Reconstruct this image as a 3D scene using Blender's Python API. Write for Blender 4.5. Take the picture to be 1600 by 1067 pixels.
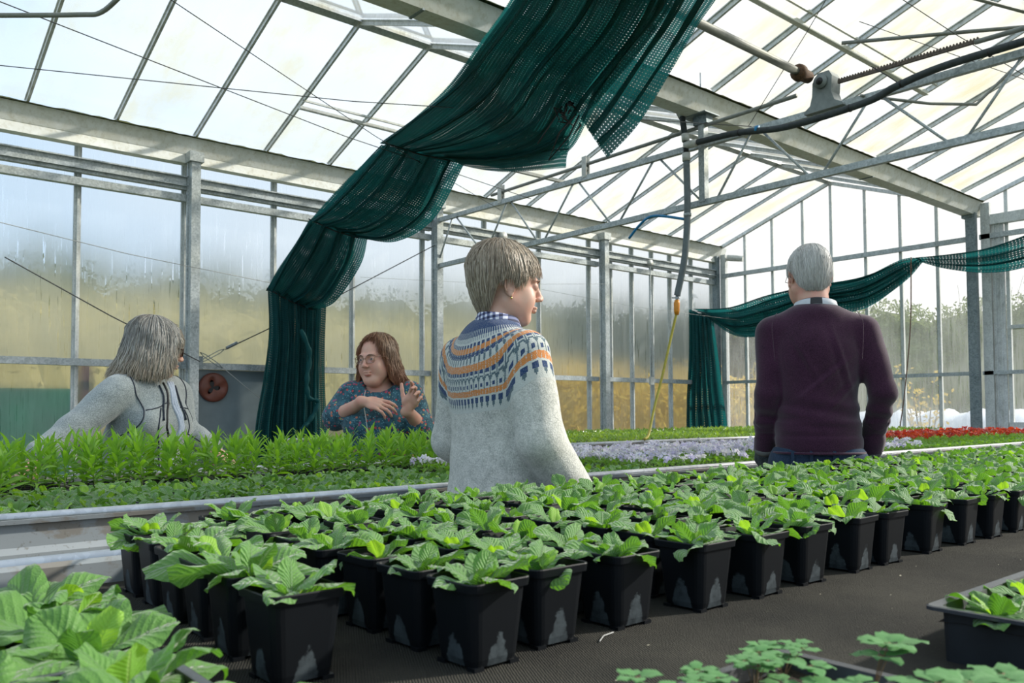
import bpy, bmesh, math, random
import numpy as np
from mathutils import Vector, Matrix

for _o in list(bpy.data.objects):
    bpy.data.objects.remove(_o)
SC = bpy.context.scene
PI = math.pi

# ------------------------------------------------------------------ camera
CAM_Z = 1.08
PHI, PITCH, ROLL = math.radians(49.573), math.radians(2.373), math.radians(-0.267)
cam_data = bpy.data.cameras.new('camera')
cam = bpy.data.objects.new('camera', cam_data)
SC.collection.objects.link(cam)
cam_data.sensor_width = 36.0
cam_data.lens = 1308.05 / 1600 * 36.0
cam_data.shift_y = 57.2 / 1600
cam_data.clip_start = 0.02
cam_data.clip_end = 400
_fw = Vector((math.cos(PHI), math.sin(PHI), 0)); _rt = Vector((math.sin(PHI), -math.cos(PHI), 0)); _up = Vector((0, 0, 1))
_F = _fw * math.cos(PITCH) + _up * math.sin(PITCH)
_U = -_fw * math.sin(PITCH) + _up * math.cos(PITCH)
_R2 = _rt * math.cos(ROLL) + _U * math.sin(ROLL)
_U2 = -_rt * math.sin(ROLL) + _U * math.cos(ROLL)
_m = Matrix((_R2, _U2, -_F)).transposed().to_4x4()
_m.translation = (0, 0, CAM_Z)
cam.matrix_world = _m
cam_data.dof.use_dof = True
cam_data.dof.focus_distance = 2.6
cam_data.dof.aperture_fstop = 10.0
SC.camera = cam

# ------------------------------------------------------------------ view, world, sun
SC.view_settings.view_transform = 'Standard'
SC.view_settings.look = 'None'
SC.view_settings.gamma = 1.0
SC.view_settings.exposure = 0.0
SC.view_settings.use_curve_mapping = False
SC.cycles.use_denoising = True
SC.cycles.max_bounces = 10
SC.cycles.diffuse_bounces = 4
SC.cycles.transmission_bounces = 8
SC.cycles.transparent_max_bounces = 40
SC.cycles.caustics_reflective = False
SC.cycles.caustics_refractive = False
SC.cycles.sample_clamp_indirect = 6.0

world = bpy.data.worlds.new('sky_world')
SC.world = world
world.use_nodes = True
_nt = world.node_tree
_nt.nodes.clear()
def _wn(t, **k):
    n = _nt.nodes.new(t)
    for a, b in k.items():
        setattr(n, a, b)
    return n
_tc = _wn('ShaderNodeTexCoord')
_dot = _wn('ShaderNodeVectorMath', operation='DOT_PRODUCT')
_nt.links.new(_tc.outputs['Generated'], _dot.inputs[0])
SUN_DIR = Vector((math.cos(math.radians(-25)), math.sin(math.radians(-25)), 0)) * math.cos(math.radians(30)) + Vector((0, 0, math.sin(math.radians(30))))
_dot.inputs[1].default_value = Vector((0.93, -0.20, 0.25)).normalized()
_cl = _wn('ShaderNodeTexNoise')
_cl.inputs['Scale'].default_value = 2.2; _cl.inputs['Detail'].default_value = 4.0; _cl.inputs['Roughness'].default_value = 0.55
_mp = _wn('ShaderNodeMapping'); _mp.inputs['Scale'].default_value = (1, 1, 2.4)
_nt.links.new(_tc.outputs['Generated'], _mp.inputs['Vector']); _nt.links.new(_mp.outputs[0], _cl.inputs['Vector'])
_ad = _wn('ShaderNodeMath', operation='MULTIPLY_ADD'); _ad.inputs[1].default_value = 0.75; _ad.inputs[2].default_value = -0.36
_nt.links.new(_cl.outputs['Fac'], _ad.inputs[0])
_sm = _wn('ShaderNodeMath', operation='ADD')
_nt.links.new(_dot.outputs['Value'], _sm.inputs[0]); _nt.links.new(_ad.outputs[0], _sm.inputs[1])
_rp = _wn('ShaderNodeValToRGB')
_rp.color_ramp.elements[0].position = 0.02; _rp.color_ramp.elements[0].color = (0.62, 0.80, 1.0, 1)
_rp.color_ramp.elements[1].position = 0.75; _rp.color_ramp.elements[1].color = (1.0, 0.985, 0.95, 1)
_e = _rp.color_ramp.elements.new(0.36); _e.color = (0.87, 0.94, 1.0, 1)
_nt.links.new(_sm.outputs[0], _rp.inputs[0])
_bg = _wn('ShaderNodeBackground'); _bg.inputs['Strength'].default_value = 1.15
_wo = _wn('ShaderNodeOutputWorld')
_nt.links.new(_rp.outputs[0], _bg.inputs[0]); _nt.links.new(_bg.outputs[0], _wo.inputs[0])

_sd = bpy.data.lights.new('sun', 'SUN')
_sd.energy = 6.0; _sd.angle = math.radians(3.0); _sd.color = (1.0, 0.95, 0.86)
sun = bpy.data.objects.new('sun', _sd)
SC.collection.objects.link(sun)
sun.location = (20, -8, 16)
sun.rotation_euler = SUN_DIR.to_track_quat('Z', 'Y').to_euler()
# ------------------------------------------------------------------ mesh helpers
class MB:
    """collects quads, boxes, bars and tubes; build() links them as one mesh object"""
    def __init__(s):
        s.v = []; s.f = []; s.uv = {}; s.mi = {}
        s.cur = 0
    def add(s, verts, faces, uvs=None):
        b = len(s.v)
        s.v.extend([tuple(p) for p in verts])
        for k, f in enumerate(faces):
            if s.cur:
                s.mi[len(s.f)] = s.cur
            if uvs is not None:
                s.uv[len(s.f)] = [uvs[i] for i in f]
            s.f.append(tuple(i + b for i in f))
        return s
    def box(s, a, b):
        (x0, y0, z0), (x1, y1, z1) = a, b
        return s.add([(x0,y0,z0),(x1,y0,z0),(x1,y1,z0),(x0,y1,z0),(x0,y0,z1),(x1,y0,z1),(x1,y1,z1),(x0,y1,z1)],
                     [(0,3,2,1),(4,5,6,7),(0,1,5,4),(1,2,6,5),(2,3,7,6),(3,0,4,7)])
    def beam(s, p, q, w, h, up=(0, 0, 1), sec=None):
        p = Vector(p); q = Vector(q); d = (q - p).normalized(); up = Vector(up)
        x = d.cross(up)
        if x.length < 1e-4: x = d.cross(Vector((1, 0, 0)))
        x.normalize(); y = x.cross(d)
        sec = sec or [(-w/2, -h/2), (w/2, -h/2), (w/2, h/2), (-w/2, h/2)]
        n = len(sec)
        vs = [p + x*a + y*b for a, b in sec] + [q + x*a + y*b for a, b in sec]
        fs = [(i, (i+1) % n, n+(i+1) % n, n+i) for i in range(n)] + [tuple(range(n))[::-1], tuple(range(n, 2*n))]
        return s.add(vs, fs)
    def tube(s, path, r, n=8, cap=True, squash=1.0):
        path = [Vector(p) for p in path]
        rs = r if isinstance(r, (list, tuple)) else [r]*len(path)
        vs = []; fs = []
        t = (path[1]-path[0]).normalized()
        ref = Vector((0, 0, 1)) if abs(t.z) < 0.9 else Vector((1, 0, 0))
        x = t.cross(ref).normalized()
        for i, p in enumerate(path):
            if i == 0: t = path[1]-path[0]
            elif i == len(path)-1: t = path[-1]-path[-2]
            else: t = path[i+1]-path[i-1]
            t.normalize()
            x = (x - t*x.dot(t)).normalized(); y = t.cross(x)
            for k in range(n):
                a = 2*PI*k/n
                vs.append(p + (x*math.cos(a) + y*math.sin(a)*squash)*rs[i])
        for i in range(len(path)-1):
            for k in range(n):
                fs.append((i*n+k, i*n+(k+1) % n, (i+1)*n+(k+1) % n, (i+1)*n+k))
        if cap:
            fs.append(tuple(range(n))[::-1]); fs.append(tuple((len(path)-1)*n+k for k in range(n)))
        return s.add(vs, fs)
    def rings(s, rings, cap0=True, cap1=True, uvs=None):
        n = len(rings[0]); vs = [p for r in rings for p in r]; fs = []
        for i in range(len(rings)-1):
            for k in range(n):
                fs.append((i*n+k, i*n+(k+1) % n, (i+1)*n+(k+1) % n, (i+1)*n+k))
        if cap0: fs.append(tuple(range(n))[::-1])
        if cap1: fs.append(tuple((len(rings)-1)*n+k for k in range(n)))
        return s.add(vs, fs, uvs)
    def grid(s, P, uvs=None, close=False):
        m, n = len(P), len(P[0]); vs = [p for r in P for p in r]; fs = []
        for i in range(m-1):
            for k in range(n if close else n-1):
                fs.append((i*n+k, i*n+(k+1) % n, (i+1)*n+(k+1) % n, (i+1)*n+k))
        return s.add(vs, fs, uvs)
    def mesh(s, name, mats, smooth=False):
        me = bpy.data.meshes.new(name)
        me.from_pydata(s.v, [], s.f)
        for m in (mats if isinstance(mats, (list, tuple)) else [mats]):
            me.materials.append(m)
        if s.uv:
            ul = me.uv_layers.new(name='UVMap')
            for fi, u in s.uv.items():
                for li, c in zip(me.polygons[fi].loop_indices, u):
                    ul.data[li].uv = c
        for fi, mi in s.mi.items():
            me.polygons[fi].material_index = mi
        if smooth:
            me.polygons.foreach_set('use_smooth', [True]*len(me.polygons))
        me.update()
        return me
    def build(s, name, mats, parent=None, smooth=False, loc=None):
        return link(name, s.mesh(name, mats, smooth), parent, loc)

def link(name, me, parent=None, loc=None):
    o = bpy.data.objects.new(name, me)
    SC.collection.objects.link(o)
    if parent is not None: o.parent = parent
    if loc is not None: o.location = loc
    return o
def thing(name, label, cat, loc=(0, 0, 0), rz=0.0, group=None):
    o = bpy.data.objects.new(name, None)
    o.empty_display_size = 0.05
    SC.collection.objects.link(o)
    o.location = loc; o.rotation_euler = (0, 0, rz)
    o['label'] = label; o['category'] = cat
    if group: o['group'] = group
    return o
def tag(o, label, cat, group=None, kind=None):
    o['label'] = label; o['category'] = cat
    if group: o['group'] = group
    if kind: o['kind'] = kind
    return o
def struct(o):
    o['kind'] = 'structure'
    return o
def sroot(name, loc=(0, 0, 0)):
    o = bpy.data.objects.new(name, None); SC.collection.objects.link(o); o.location = loc; o['kind'] = 'structure'
    return o
def dup(root, loc=None, rz=None, label=None, group=None, scale=None):
    c = root.copy(); SC.collection.objects.link(c)
    if loc is not None: c.location = loc
    if rz is not None: c.rotation_euler = (0, 0, rz)
    if scale is not None: c.scale = (scale,)*3
    if label: c['label'] = label
    if group: c['group'] = group
    for ch in root.children:
        d = ch.copy(); SC.collection.objects.link(d); d.parent = c
        for g in ch.children:
            e = g.copy(); SC.collection.objects.link(e); e.parent = d
    return c

# ------------------------------------------------------------------ node helper
class NT:
    def __init__(s, name):
        s.m = bpy.data.materials.new(name); s.m.use_nodes = True
        s.t = s.m.node_tree; s.t.nodes.clear()
        s.out = s.t.nodes.new('ShaderNodeOutputMaterial')
    def n(s, typ, ins=None, out=0, **k):
        nd = s.t.nodes.new('ShaderNode'+typ)
        for a, b in k.items(): setattr(nd, a, b)
        for key, val in (ins or {}).items():
            i = nd.inputs[key]
            if isinstance(val, bpy.types.NodeSocket): s.t.links.new(val, i)
            elif hasattr(i, 'default_value'):
                if isinstance(val, (tuple, list)) and len(val) == 3 and i.type == 'RGBA': val = (*val, 1)
                i.default_value = val
        return nd if out is None else nd.outputs[out]
    def math(s, op, a, b=0.0, c=0.0, clamp=False):
        return s.n('Math', {0: a, 1: b, 2: c}, operation=op, use_clamp=clamp)
    def mix(s, f, a, b, typ='MIX'):
        nd = s.t.nodes.new('ShaderNodeMix'); nd.data_type = 'RGBA'; nd.blend_type = typ
        for i, val in ((0, f), (6, a), (7, b)):
            if isinstance(val, bpy.types.NodeSocket): s.t.links.new(val, nd.inputs[i])
            else: nd.inputs[i].default_value = (*val, 1) if i and len(val) == 3 else val
        return nd.outputs[2]
    def ramp(s, f, stops, interp='LINEAR'):
        nd = s.t.nodes.new('ShaderNodeValToRGB'); cr = nd.color_ramp; cr.interpolation = interp
        while len(cr.elements) < len(stops): cr.elements.new(0.5)
        for e, (p, c) in zip(cr.elements, stops):
            e.position = p; e.color = (c, c, c, 1) if isinstance(c, (int, float)) else ((*c, 1) if len(c) == 3 else c)
        s.t.links.new(f, nd.inputs[0]); return nd.outputs[0]
    def noise(s, vec, scale, detail=3.0, rough=0.55, out=0, dist=0.0):
        return s.n('TexNoise', {'Vector': vec, 'Scale': scale, 'Detail': detail, 'Roughness': rough, 'Distortion': dist}, out)
    def mapv(s, vec, sc=(1, 1, 1), loc=(0, 0, 0), rot=(0, 0, 0)):
        return s.n('Mapping', {'Vector': vec, 'Scale': sc, 'Location': loc, 'Rotation': rot})
    def co(s, w='Object'): return s.n('TexCoord', out=None).outputs[w]
    def pos(s): return s.n('NewGeometry', out=None).outputs['Position']
    def bump(s, h, strength=0.3, dist=0.01): return s.n('Bump', {'Height': h, 'Strength': strength, 'Distance': dist})
    def bsdf(s, **k): return s.n('BsdfPrincipled', {a.replace('_', ' '): b for a, b in k.items()})
    def done(s, sh): s.t.links.new(sh, s.out.inputs[0]); return s.m

def simple(name, col, rough=0.6, metal=0.0, var=0.12, vscale=20.0, bump=0.0, bscale=80.0, spec=0.5, sheen=0.0):
    N = NT(name); c = N.co()
    nz = N.noise(c, vscale)
    dark = tuple(x*(1-var*1.6) for x in col); lite = tuple(min(1, x*(1+var)) for x in col)
    k = dict(Base_Color=N.ramp(nz, [(0.3, dark), (0.7, lite)]), Roughness=rough, Metallic=metal)
    if bump: k['Normal'] = N.bump(N.noise(c, bscale), bump, 0.004)
    k['Specular_IOR_Level'] = spec
    if sheen: k['Sheen_Weight'] = sheen
    return N.done(N.bsdf(**k))
def srgb(r, g, b):
    f = lambda v: (v/255/12.92) if v/255 <= 0.04045 else ((v/255+0.055)/1.055)**2.4
    return (f(r), f(g), f(b))
def lerp(a, b, t): return a+(b-a)*t
def catmull(pts, n):
    pts = [Vector(p) for p in pts]; P = [pts[0]*2-pts[1]] + pts + [pts[-1]*2-pts[-2]]; out = []
    for i in range(1, len(P)-2):
        for k in range(n):
            t = k/n; a, b, c, d = P[i-1], P[i], P[i+1], P[i+2]
            out.append(0.5*((2*b) + (c-a)*t + (2*a-5*b+4*c-d)*t*t + (3*b-a-3*c+d)*t**3))
    out.append(pts[-1]); return out
# ------------------------------------------------------------------ materials
def mk_galv(name, c1, c2, metal=0.35, rough=0.5, grime=0.0):
    N = NT(name); p = N.pos()
    v = N.n('TexVoronoi', {'Vector': p, 'Scale': 70.0}, 1)
    nz = N.noise(p, 9.0, 5.0)
    f = N.math('ADD', N.math('MULTIPLY', N.n('SeparateColor', {0: v}), 0.45), N.math('MULTIPLY', nz, 0.75))
    col = N.ramp(f, [(0.25, c1), (0.85, c2)])
    if grime:
        g = N.ramp(N.noise(N.mapv(p, (3, 3, 1.2)), 5.0, 6.0, 0.7), [(0.48, 0.0), (0.68, grime)])
        col = N.mix(g, col, (0.10, 0.095, 0.055))
    return N.done(N.bsdf(Base_Color=col, Roughness=rough, Metallic=metal))
M = {}
M['galv'] = mk_galv('galvanised_steel', (0.29, 0.33, 0.345), (0.56, 0.60, 0.61), grime=0.25)
M['galv_dark'] = mk_galv('galvanised_dark', (0.13, 0.17, 0.19), (0.30, 0.35, 0.37), grime=0.2)
M['alu'] = mk_galv('aluminium_bar', (0.58, 0.60, 0.60), (0.78, 0.80, 0.79), 0.1, 0.45, grime=0.35)
M['alu_white'] = mk_galv('aluminium_pale', (0.55, 0.57, 0.56), (0.74, 0.76, 0.74), 0.1, 0.5, grime=0.3)
def mk_gutter():
    N = NT('gutter_metal'); p = N.pos()
    z = N.n('SeparateXYZ', {0: p}, 2)
    a = N.ramp(N.noise(N.mapv(p, (1.0, 1.0, 1.0)), 3.5, 6.0, 0.7), [(0.42, 0.0), (0.72, 0.55)])
    b = N.ramp(N.noise(p, 26.0, 4.0, 0.6), [(0.5, 0.0), (0.7, 0.5)])
    col = N.mix(a, (0.86, 0.87, 0.84), (0.54, 0.52, 0.38))
    col = N.mix(b, col, (0.52, 0.49, 0.37))
    return N.done(N.bsdf(Base_Color=col, Roughness=0.6))
M['gutter'] = mk_gutter()
def mk_moss():
    N = NT('moss_line'); p = N.pos()
    col = N.ramp(N.noise(p, 40.0, 4.0), [(0.35, (0.02, 0.025, 0.012)), (0.7, (0.10, 0.12, 0.03))])
    return N.done(N.bsdf(Base_Color=col, Roughness=0.9))
M['moss'] = mk_moss()
def mk_glass(name, frost_lo, frost_hi, stain=0.0, blur=0.0, streaks=True, tint=(0.97, 0.99, 1.0), milk=(0.86, 0.9, 0.92), zfade=None):
    """greenhouse pane: clear glass under a film of condensation and algae that scatters part of the light"""
    N = NT(name); p = N.pos()
    st = N.noise(N.mapv(p, (9, 9, 0.9)), 3.0, 6.0, 0.65)
    big = N.noise(N.mapv(p, (0.8, 0.8, 0.8)), 1.3, 3.0, 0.5)
    f = N.math('ADD', N.math('MULTIPLY', st, 0.38 if streaks else 0.12), N.math('MULTIPLY', big, 0.62 if streaks else 0.88))
    fr = N.n('MapRange', {0: f, 1: 0.34, 2: 0.64, 3: frost_lo, 4: frost_hi})
    if streaks:
        dr = N.noise(N.mapv(p, (60, 60, 2.2)), 1.0, 3.0, 0.6)
        run = N.ramp(dr, [(0.60, 1.0), (0.66, 0.25)])
        mask = N.ramp(big, [(0.40, 0.0), (0.62, 1.0)])
        run = N.mix(mask, (1, 1, 1), run)
        fr = N.math('MULTIPLY', fr, run)
    if zfade:
        z = N.n('SeparateXYZ', {0: p}, 2)
        fr = N.math('MULTIPLY', fr, N.n('MapRange', {0: z, 1: zfade[0], 2: zfade[1], 3: 1.0, 4: zfade[2]}))
    tcol = tint; mcol = milk
    if stain:
        sn = N.noise(N.mapv(p, (1.6, 0.7, 0.7)), 1.6, 5.0, 0.6)
        s2 = N.ramp(sn, [(0.44, 0.0), (0.66, stain)])
        tcol = N.mix(s2, (*tint, 1), (0.93, 0.86, 0.60, 1)); mcol = N.mix(s2, (*milk, 1), (0.80, 0.74, 0.50, 1))
    tr = N.n('BsdfTransparent', {'Color': tcol if isinstance(tcol, bpy.types.NodeSocket) else (*tcol, 1)})
    tl = N.n('BsdfTranslucent', {'Color': mcol if isinstance(mcol, bpy.types.NodeSocket) else (*mcol, 1)})
    df = N.n('BsdfDiffuse', {'Color': mcol if isinstance(mcol, bpy.types.NodeSocket) else (*mcol, 1)})
    sc = N.n('MixShader', {0: 0.22, 1: tl, 2: df})
    if blur: sc = N.n('MixShader', {0: blur, 1: sc, 2: N.n('BsdfRefraction', {'Roughness': 0.42, 'IOR': 1.18, 'Color': (0.97, 0.98, 1.0, 1)})})
    a = N.n('MixShader', {0: fr, 1: tr, 2: sc})
    gl = N.n('BsdfGlossy', {'Roughness': 0.06, 'Color': (0.9, 0.95, 1.0, 1)})
    lw = N.n('Fresnel', {0: 1.25})
    return N.done(N.n('MixShader', {0: N.math('MULTIPLY', lw, 0.6), 1: a, 2: gl}))
M['glass_side'] = mk_glass('misted_side_glass', 0.80, 0.97, blur=0.62, zfade=(2.8, 3.6, 0.6))
M['glass_side_low'] = mk_glass('misted_lower_glass', 0.45, 0.75, blur=0.70)
M['glass_gable'] = mk_glass('gable_glass', 0.16, 0.42, blur=0.35, zfade=(1.6, 2.8, 0.5))
M['glass_roof'] = mk_glass('roof_glass', 0.10, 0.30, stain=0.65, streaks=False, milk=(0.93, 0.95, 0.95))
M['glass_roof_b'] = mk_glass('roof_glass_stained', 0.16, 0.40, stain=0.95, streaks=False, milk=(0.95, 0.95, 0.9))
M['panel'] = simple('grey_panel', (0.20, 0.25, 0.27), 0.5, 0.1, 0.14, 3.0)
M['bench_alu'] = None
def mk_bench():
    N = NT('bench_aluminium'); p = N.pos()
    edge = N.noise(N.mapv(p, (1, 1, 1.6)), 7.0, 6.0, 0.6)
    m = N.ramp(edge, [(0.50, 0.0), (0.55, 1.0)])
    col = N.mix(m, (0.27, 0.30, 0.32), (0.22, 0.21, 0.19))
    dots = N.ramp(N.noise(p, 90.0, 3.0), [(0.62, 0.0), (0.72, 0.6)])
    col = N.mix(dots, col, (0.12, 0.11, 0.09))
    return N.done(N.bsdf(Base_Color=col, Roughness=0.42, Metallic=0.25))
M['bench_alu'] = mk_bench()
M['bench_rim'] = mk_galv('bench_rim_aluminium', (0.45, 0.45, 0.46), (0.62, 0.62, 0.63), 0.5, 0.33)
def mk_mat():
    N = NT('capillary_matting'); p = N.pos()
    w = N.n('TexWave', {'Vector': N.mapv(p, (1, 1, 1), rot=(0, 0, 0.5)), 'Scale': 95.0, 'Distortion': 2.0, 'Detail': 1.0, 'Detail Scale': 2.0}, 1)
    w2 = N.noise(p, 420.0, 2.0)
    big = N.noise(p, 4.0, 5.0, 0.6)
    col = N.ramp(big, [(0.3, (0.022, 0.022, 0.020)), (0.75, (0.056, 0.053, 0.044))])
    sp = N.ramp(N.noise(p, 160.0, 2.0), [(0.70, 0.0), (0.78, 0.5)])
    col = N.mix(sp, col, (0.15, 0.135, 0.10))
    h = N.math('ADD', N.math('MULTIPLY', w, 0.7), w2)
    return N.done(N.bsdf(Base_Color=col, Roughness=0.95, Normal=N.bump(h, 0.8, 0.003), Specular_IOR_Level=0.15))
M['mat'] = mk_mat()
def mk_pot():
    N = NT('black_pot_plastic'); c = N.co()
    s = N.n('SeparateXYZ', {0: c}, None)
    ax = N.math('ABSOLUTE', s.outputs[0]); ay = N.math('ABSOLUTE', s.outputs[1])
    mn = N.math('MINIMUM', ax, ay)          # distance from the middle of the side it is on
    info = N.n('ObjectInfo', out=None)
    rnd = info.outputs['Random']
    nz = N.noise(N.n('VectorMath', {0: c, 1: N.n('CombineXYZ', {0: N.math('MULTIPLY', rnd, 40.0)})}, operation='ADD'), 60.0, 4.0, 0.7)
    hz = N.math('MULTIPLY_ADD', nz, 0.055, 0.008)
    hz = N.math('MULTIPLY_ADD', rnd, 0.012, hz)
    prof = N.math('SUBTRACT', N.math('SUBTRACT', hz, s.outputs[2]), N.math('MULTIPLY', N.math('MULTIPLY', mn, mn), 130.0))
    st = N.n('MapRange', {0: prof, 1: 0.0, 2: 0.006, 3: 0.0, 4: 0.7})
    st = N.math('MULTIPLY', st, N.ramp(nz, [(0.35, 0.45), (0.6, 1.0)]))
    col = N.mix(st, (0.0055, 0.007, 0.009), (0.075, 0.095, 0.105))
    ro = N.n('MapRange', {0: st, 3: 0.42, 4: 0.8})
    return N.done(N.bsdf(Base_Color=col, Roughness=ro, Specular_IOR_Level=0.22))
M['pot'] = mk_pot()
M['tray'] = simple('black_tray_plastic', (0.015, 0.018, 0.022), 0.38, 0, 0.15, 30, spec=0.45)
M['tray_rim'] = simple('tray_rim_plastic', (0.035, 0.04, 0.05), 0.24, 0, 0.1, 30, spec=0.9)
M['soil'] = simple('potting_compost', (0.030, 0.018, 0.011), 0.95, 0, 0.5, 260, 1.0, 300)
def mk_leaf(name, top, top2, back, trans, veins=12.0, puck=0.5, sheen=0.25, tw=0.42, midrib=(0.32, 0.45, 0.14)):
    N = NT(name)
    uv = N.n('UVMap'); s = N.n('SeparateXYZ', {0: uv}, None)
    u = N.math('ABSOLUTE', N.math('SUBTRACT', s.outputs[0], 0.5))      # 0 at the midrib
    t = s.outputs[1]
    info = N.n('ObjectInfo', out=None); rnd = info.outputs['Random']
    p = N.pos()
    nz = N.noise(p, 28.0, 3.0)
    f = N.math('ADD', N.math('MULTIPLY', nz, 0.8), N.math('MULTIPLY', rnd, 0.35))
    col = N.ramp(f, [(0.30, top), (0.80, top2)])
    ph = N.math('SUBTRACT', N.math('MULTIPLY', t, veins), N.math('MULTIPLY', u, 6.0))
    sv = N.math('ABSOLUTE', N.math('SINE', N.math('MULTIPLY', ph, PI)))
    vein = N.ramp(sv, [(0.0, 1.0), (0.28, 0.0)])
    mid = N.ramp(u, [(0.018, 1.0), (0.045, 0.0)])
    vm = N.math('MAXIMUM', N.math('MULTIPLY', vein, 0.35), mid)
    col = N.mix(vm, col, midrib)
    geo = N.n('NewGeometry', out=None)
    col = N.mix(geo.outputs['Backfacing'], col, back)
    h = N.math('ADD', N.math('MULTIPLY', sv, 0.7), N.noise(p, 420.0, 2.0))
    h = N.math('SUBTRACT', h, mid)
    nm = N.bump(h, puck, 0.0016)
    pr = N.bsdf(Base_Color=col, Roughness=0.52, Normal=nm, Sheen_Weight=sheen, Sheen_Roughness=0.4, Specular_IOR_Level=0.4)
    tl = N.n('BsdfTranslucent', {'Color': (*trans, 1), 'Normal': nm})
    return N.done(N.n('MixShader', {0: tw, 1: pr, 2: tl}))
M['leaf'] = mk_leaf('primrose_leaf', (0.062, 0.150, 0.078), (0.130, 0.255, 0.125), (0.13, 0.30, 0.06), (0.20, 0.50, 0.015), 9.0, 1.0, 0.6, 0.32, (0.26, 0.42, 0.20))
M['leaf_big'] = mk_leaf('broad_leaf', (0.040, 0.110, 0.055), (0.085, 0.185, 0.092), (0.11, 0.26, 0.05), (0.15, 0.42, 0.015), 9.0, 0.8, 0.35, 0.28, (0.20, 0.34, 0.12))
M['leaf_core'] = mk_leaf('young_leaf', (0.13, 0.31, 0.05), (0.20, 0.42, 0.06), (0.26, 0.48, 0.06), (0.42, 0.75, 0.03))
M['leaf_tall'] = mk_leaf('lance_leaf', (0.13, 0.28, 0.05), (0.26, 0.46, 0.09), (0.22, 0.42, 0.07), (0.30, 0.62, 0.02), 5.0, 0.15, 0.1, 0.45, (0.35, 0.5, 0.15))
M['leaf_viola'] = mk_leaf('viola_leaf', (0.08, 0.22, 0.03), (0.18, 0.38, 0.05), (0.2, 0.4, 0.07), (0.30, 0.6, 0.03), 4.0, 0.1, 0.05, 0.45)
M['leaf_seed'] = mk_leaf('seedling_leaf', (0.14, 0.30, 0.05), (0.30, 0.46, 0.10), (0.25, 0.42, 0.08), (0.40, 0.62, 0.05), 3.0, 0.1, 0.05, 0.4)
M['leaf_trefoil'] = mk_leaf('trefoil_leaf', (0.025, 0.11, 0.045), (0.06, 0.20, 0.075), (0.12, 0.3, 0.10), (0.12, 0.42, 0.06), 3.0, 0.1, 0.1, 0.3, (0.10, 0.28, 0.10))
M['stem'] = simple('green_stem', (0.22, 0.34, 0.08), 0.6)
M['stem_red'] = simple('reddish_stem', (0.22, 0.14, 0.07), 0.6)
def mk_petal(name, a, b, c):
    N = NT(name); info = N.n('ObjectInfo', out=None); p = N.pos()
    f = N.math('FRACT', N.math('ADD', N.math('MULTIPLY', N.noise(p, 30.0, 2.0), 2.0), info.outputs['Random']))
    col = N.ramp(f, [(0.0, a), (0.5, b), (1.0, c)])
    pr = N.bsdf(Base_Color=col, Roughness=0.6)
    tl = N.n('BsdfTranslucent', {'Color': col})
    return N.done(N.n('MixShader', {0: 0.4, 1: pr, 2: tl}))
M['petal_lilac'] = mk_petal('lilac_petal', (0.88, 0.87, 0.89), (0.80, 0.78, 0.88), (0.66, 0.60, 0.86))
M['petal_red'] = mk_petal('red_petal', (0.52, 0.012, 0.02), (0.80, 0.10, 0.02), (0.33, 0.01, 0.02))
M['petal_dark'] = simple('purple_petal', (0.05, 0.02, 0.10), 0.6)
M['petal_eye'] = simple('petal_eye', (0.10, 0.03, 0.18), 0.7)
def mk_screen(name, col, hole=0.5, dens=520.0):
    """knitted shading net: threads with small gaps in a lengthwise and crosswise weave (UV in metres)"""
    N = NT(name); uv = N.n('UVMap'); s = N.n('SeparateXYZ', {0: uv}, None)
    nz = N.noise(N.mapv(uv, (1, 1, 1)), 9.0, 3.0)
    wob = N.math('MULTIPLY', nz, 1.2)
    a = N.math('SINE', N.math('MULTIPLY_ADD', s.outputs[0], dens, wob)); b = N.math('SINE', N.math('MULTIPLY', s.outputs[1], dens*0.62))
    g = N.math('ADD', N.math('MULTIPLY', a, 0.5), N.math('MULTIPLY', b, 0.6))
    open_ = N.n('MapRange', {0: g, 1: hole-0.22, 2: hole+0.22, 3: 0.02, 4: 0.85})
    c = N.mix(N.ramp(nz, [(0.3, 0.0), (0.7, 1.0)]), tuple(x*0.75 for x in col), tuple(x*1.2 for x in col))
    pr = N.bsdf(Base_Color=c, Roughness=0.62, Normal=N.bump(g, 0.35, 0.001), Specular_IOR_Level=0.25)
    tl = N.n('BsdfTranslucent', {'Color': (col[0]*1.5, min(1, col[1]*1.9), min(1, col[2]*1.8), 1)})
    sh = N.n('MixShader', {0: 0.38, 1: pr, 2: tl})
    tr = N.n('BsdfTransparent', {})
    return N.done(N.n('MixShader', {0: open_, 1: sh, 2: tr}))
M['screen'] = mk_screen('green_shade_net', (0.013, 0.098, 0.104), 0.86, 430.0)
M['screen_b'] = mk_screen('green_shade_net_far', (0.010, 0.100, 0.105), 0.9, 260.0)
M['black'] = simple('black_rubber', (0.012, 0.012, 0.014), 0.5)
M['pipe_grey'] = simple('grey_plastic_pipe', (0.24, 0.25, 0.23), 0.45)
M['pipe_foam'] = simple('foam_pipe_lagging', (0.045, 0.055, 0.06), 0.75, 0, 0.2, 30, 0.4, 60)
M['hose_grey'] = simple('grey_hose', (0.15, 0.18, 0.19), 0.5)
M['hose_yellow'] = simple('yellow_hose', (0.38, 0.33, 0.03), 0.42)
M['hose_blue'] = simple('blue_hose', (0.01, 0.22, 0.48), 0.4)
M['hose_orange'] = simple('orange_coupling', (0.75, 0.28, 0.02), 0.4)
M['white_plastic'] = simple('white_plastic', (0.62, 0.62, 0.58), 0.5)
M['gear'] = simple('cast_gearbox', (0.24, 0.27, 0.27), 0.5, 0.2)
M['rack'] = simple('rusty_rack', (0.13, 0.10, 0.08), 0.7, 0.2, 0.3, 60)
M['rust'] = simple('rust', (0.12, 0.06, 0.03), 0.8, 0, 0.4, 80)
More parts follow.
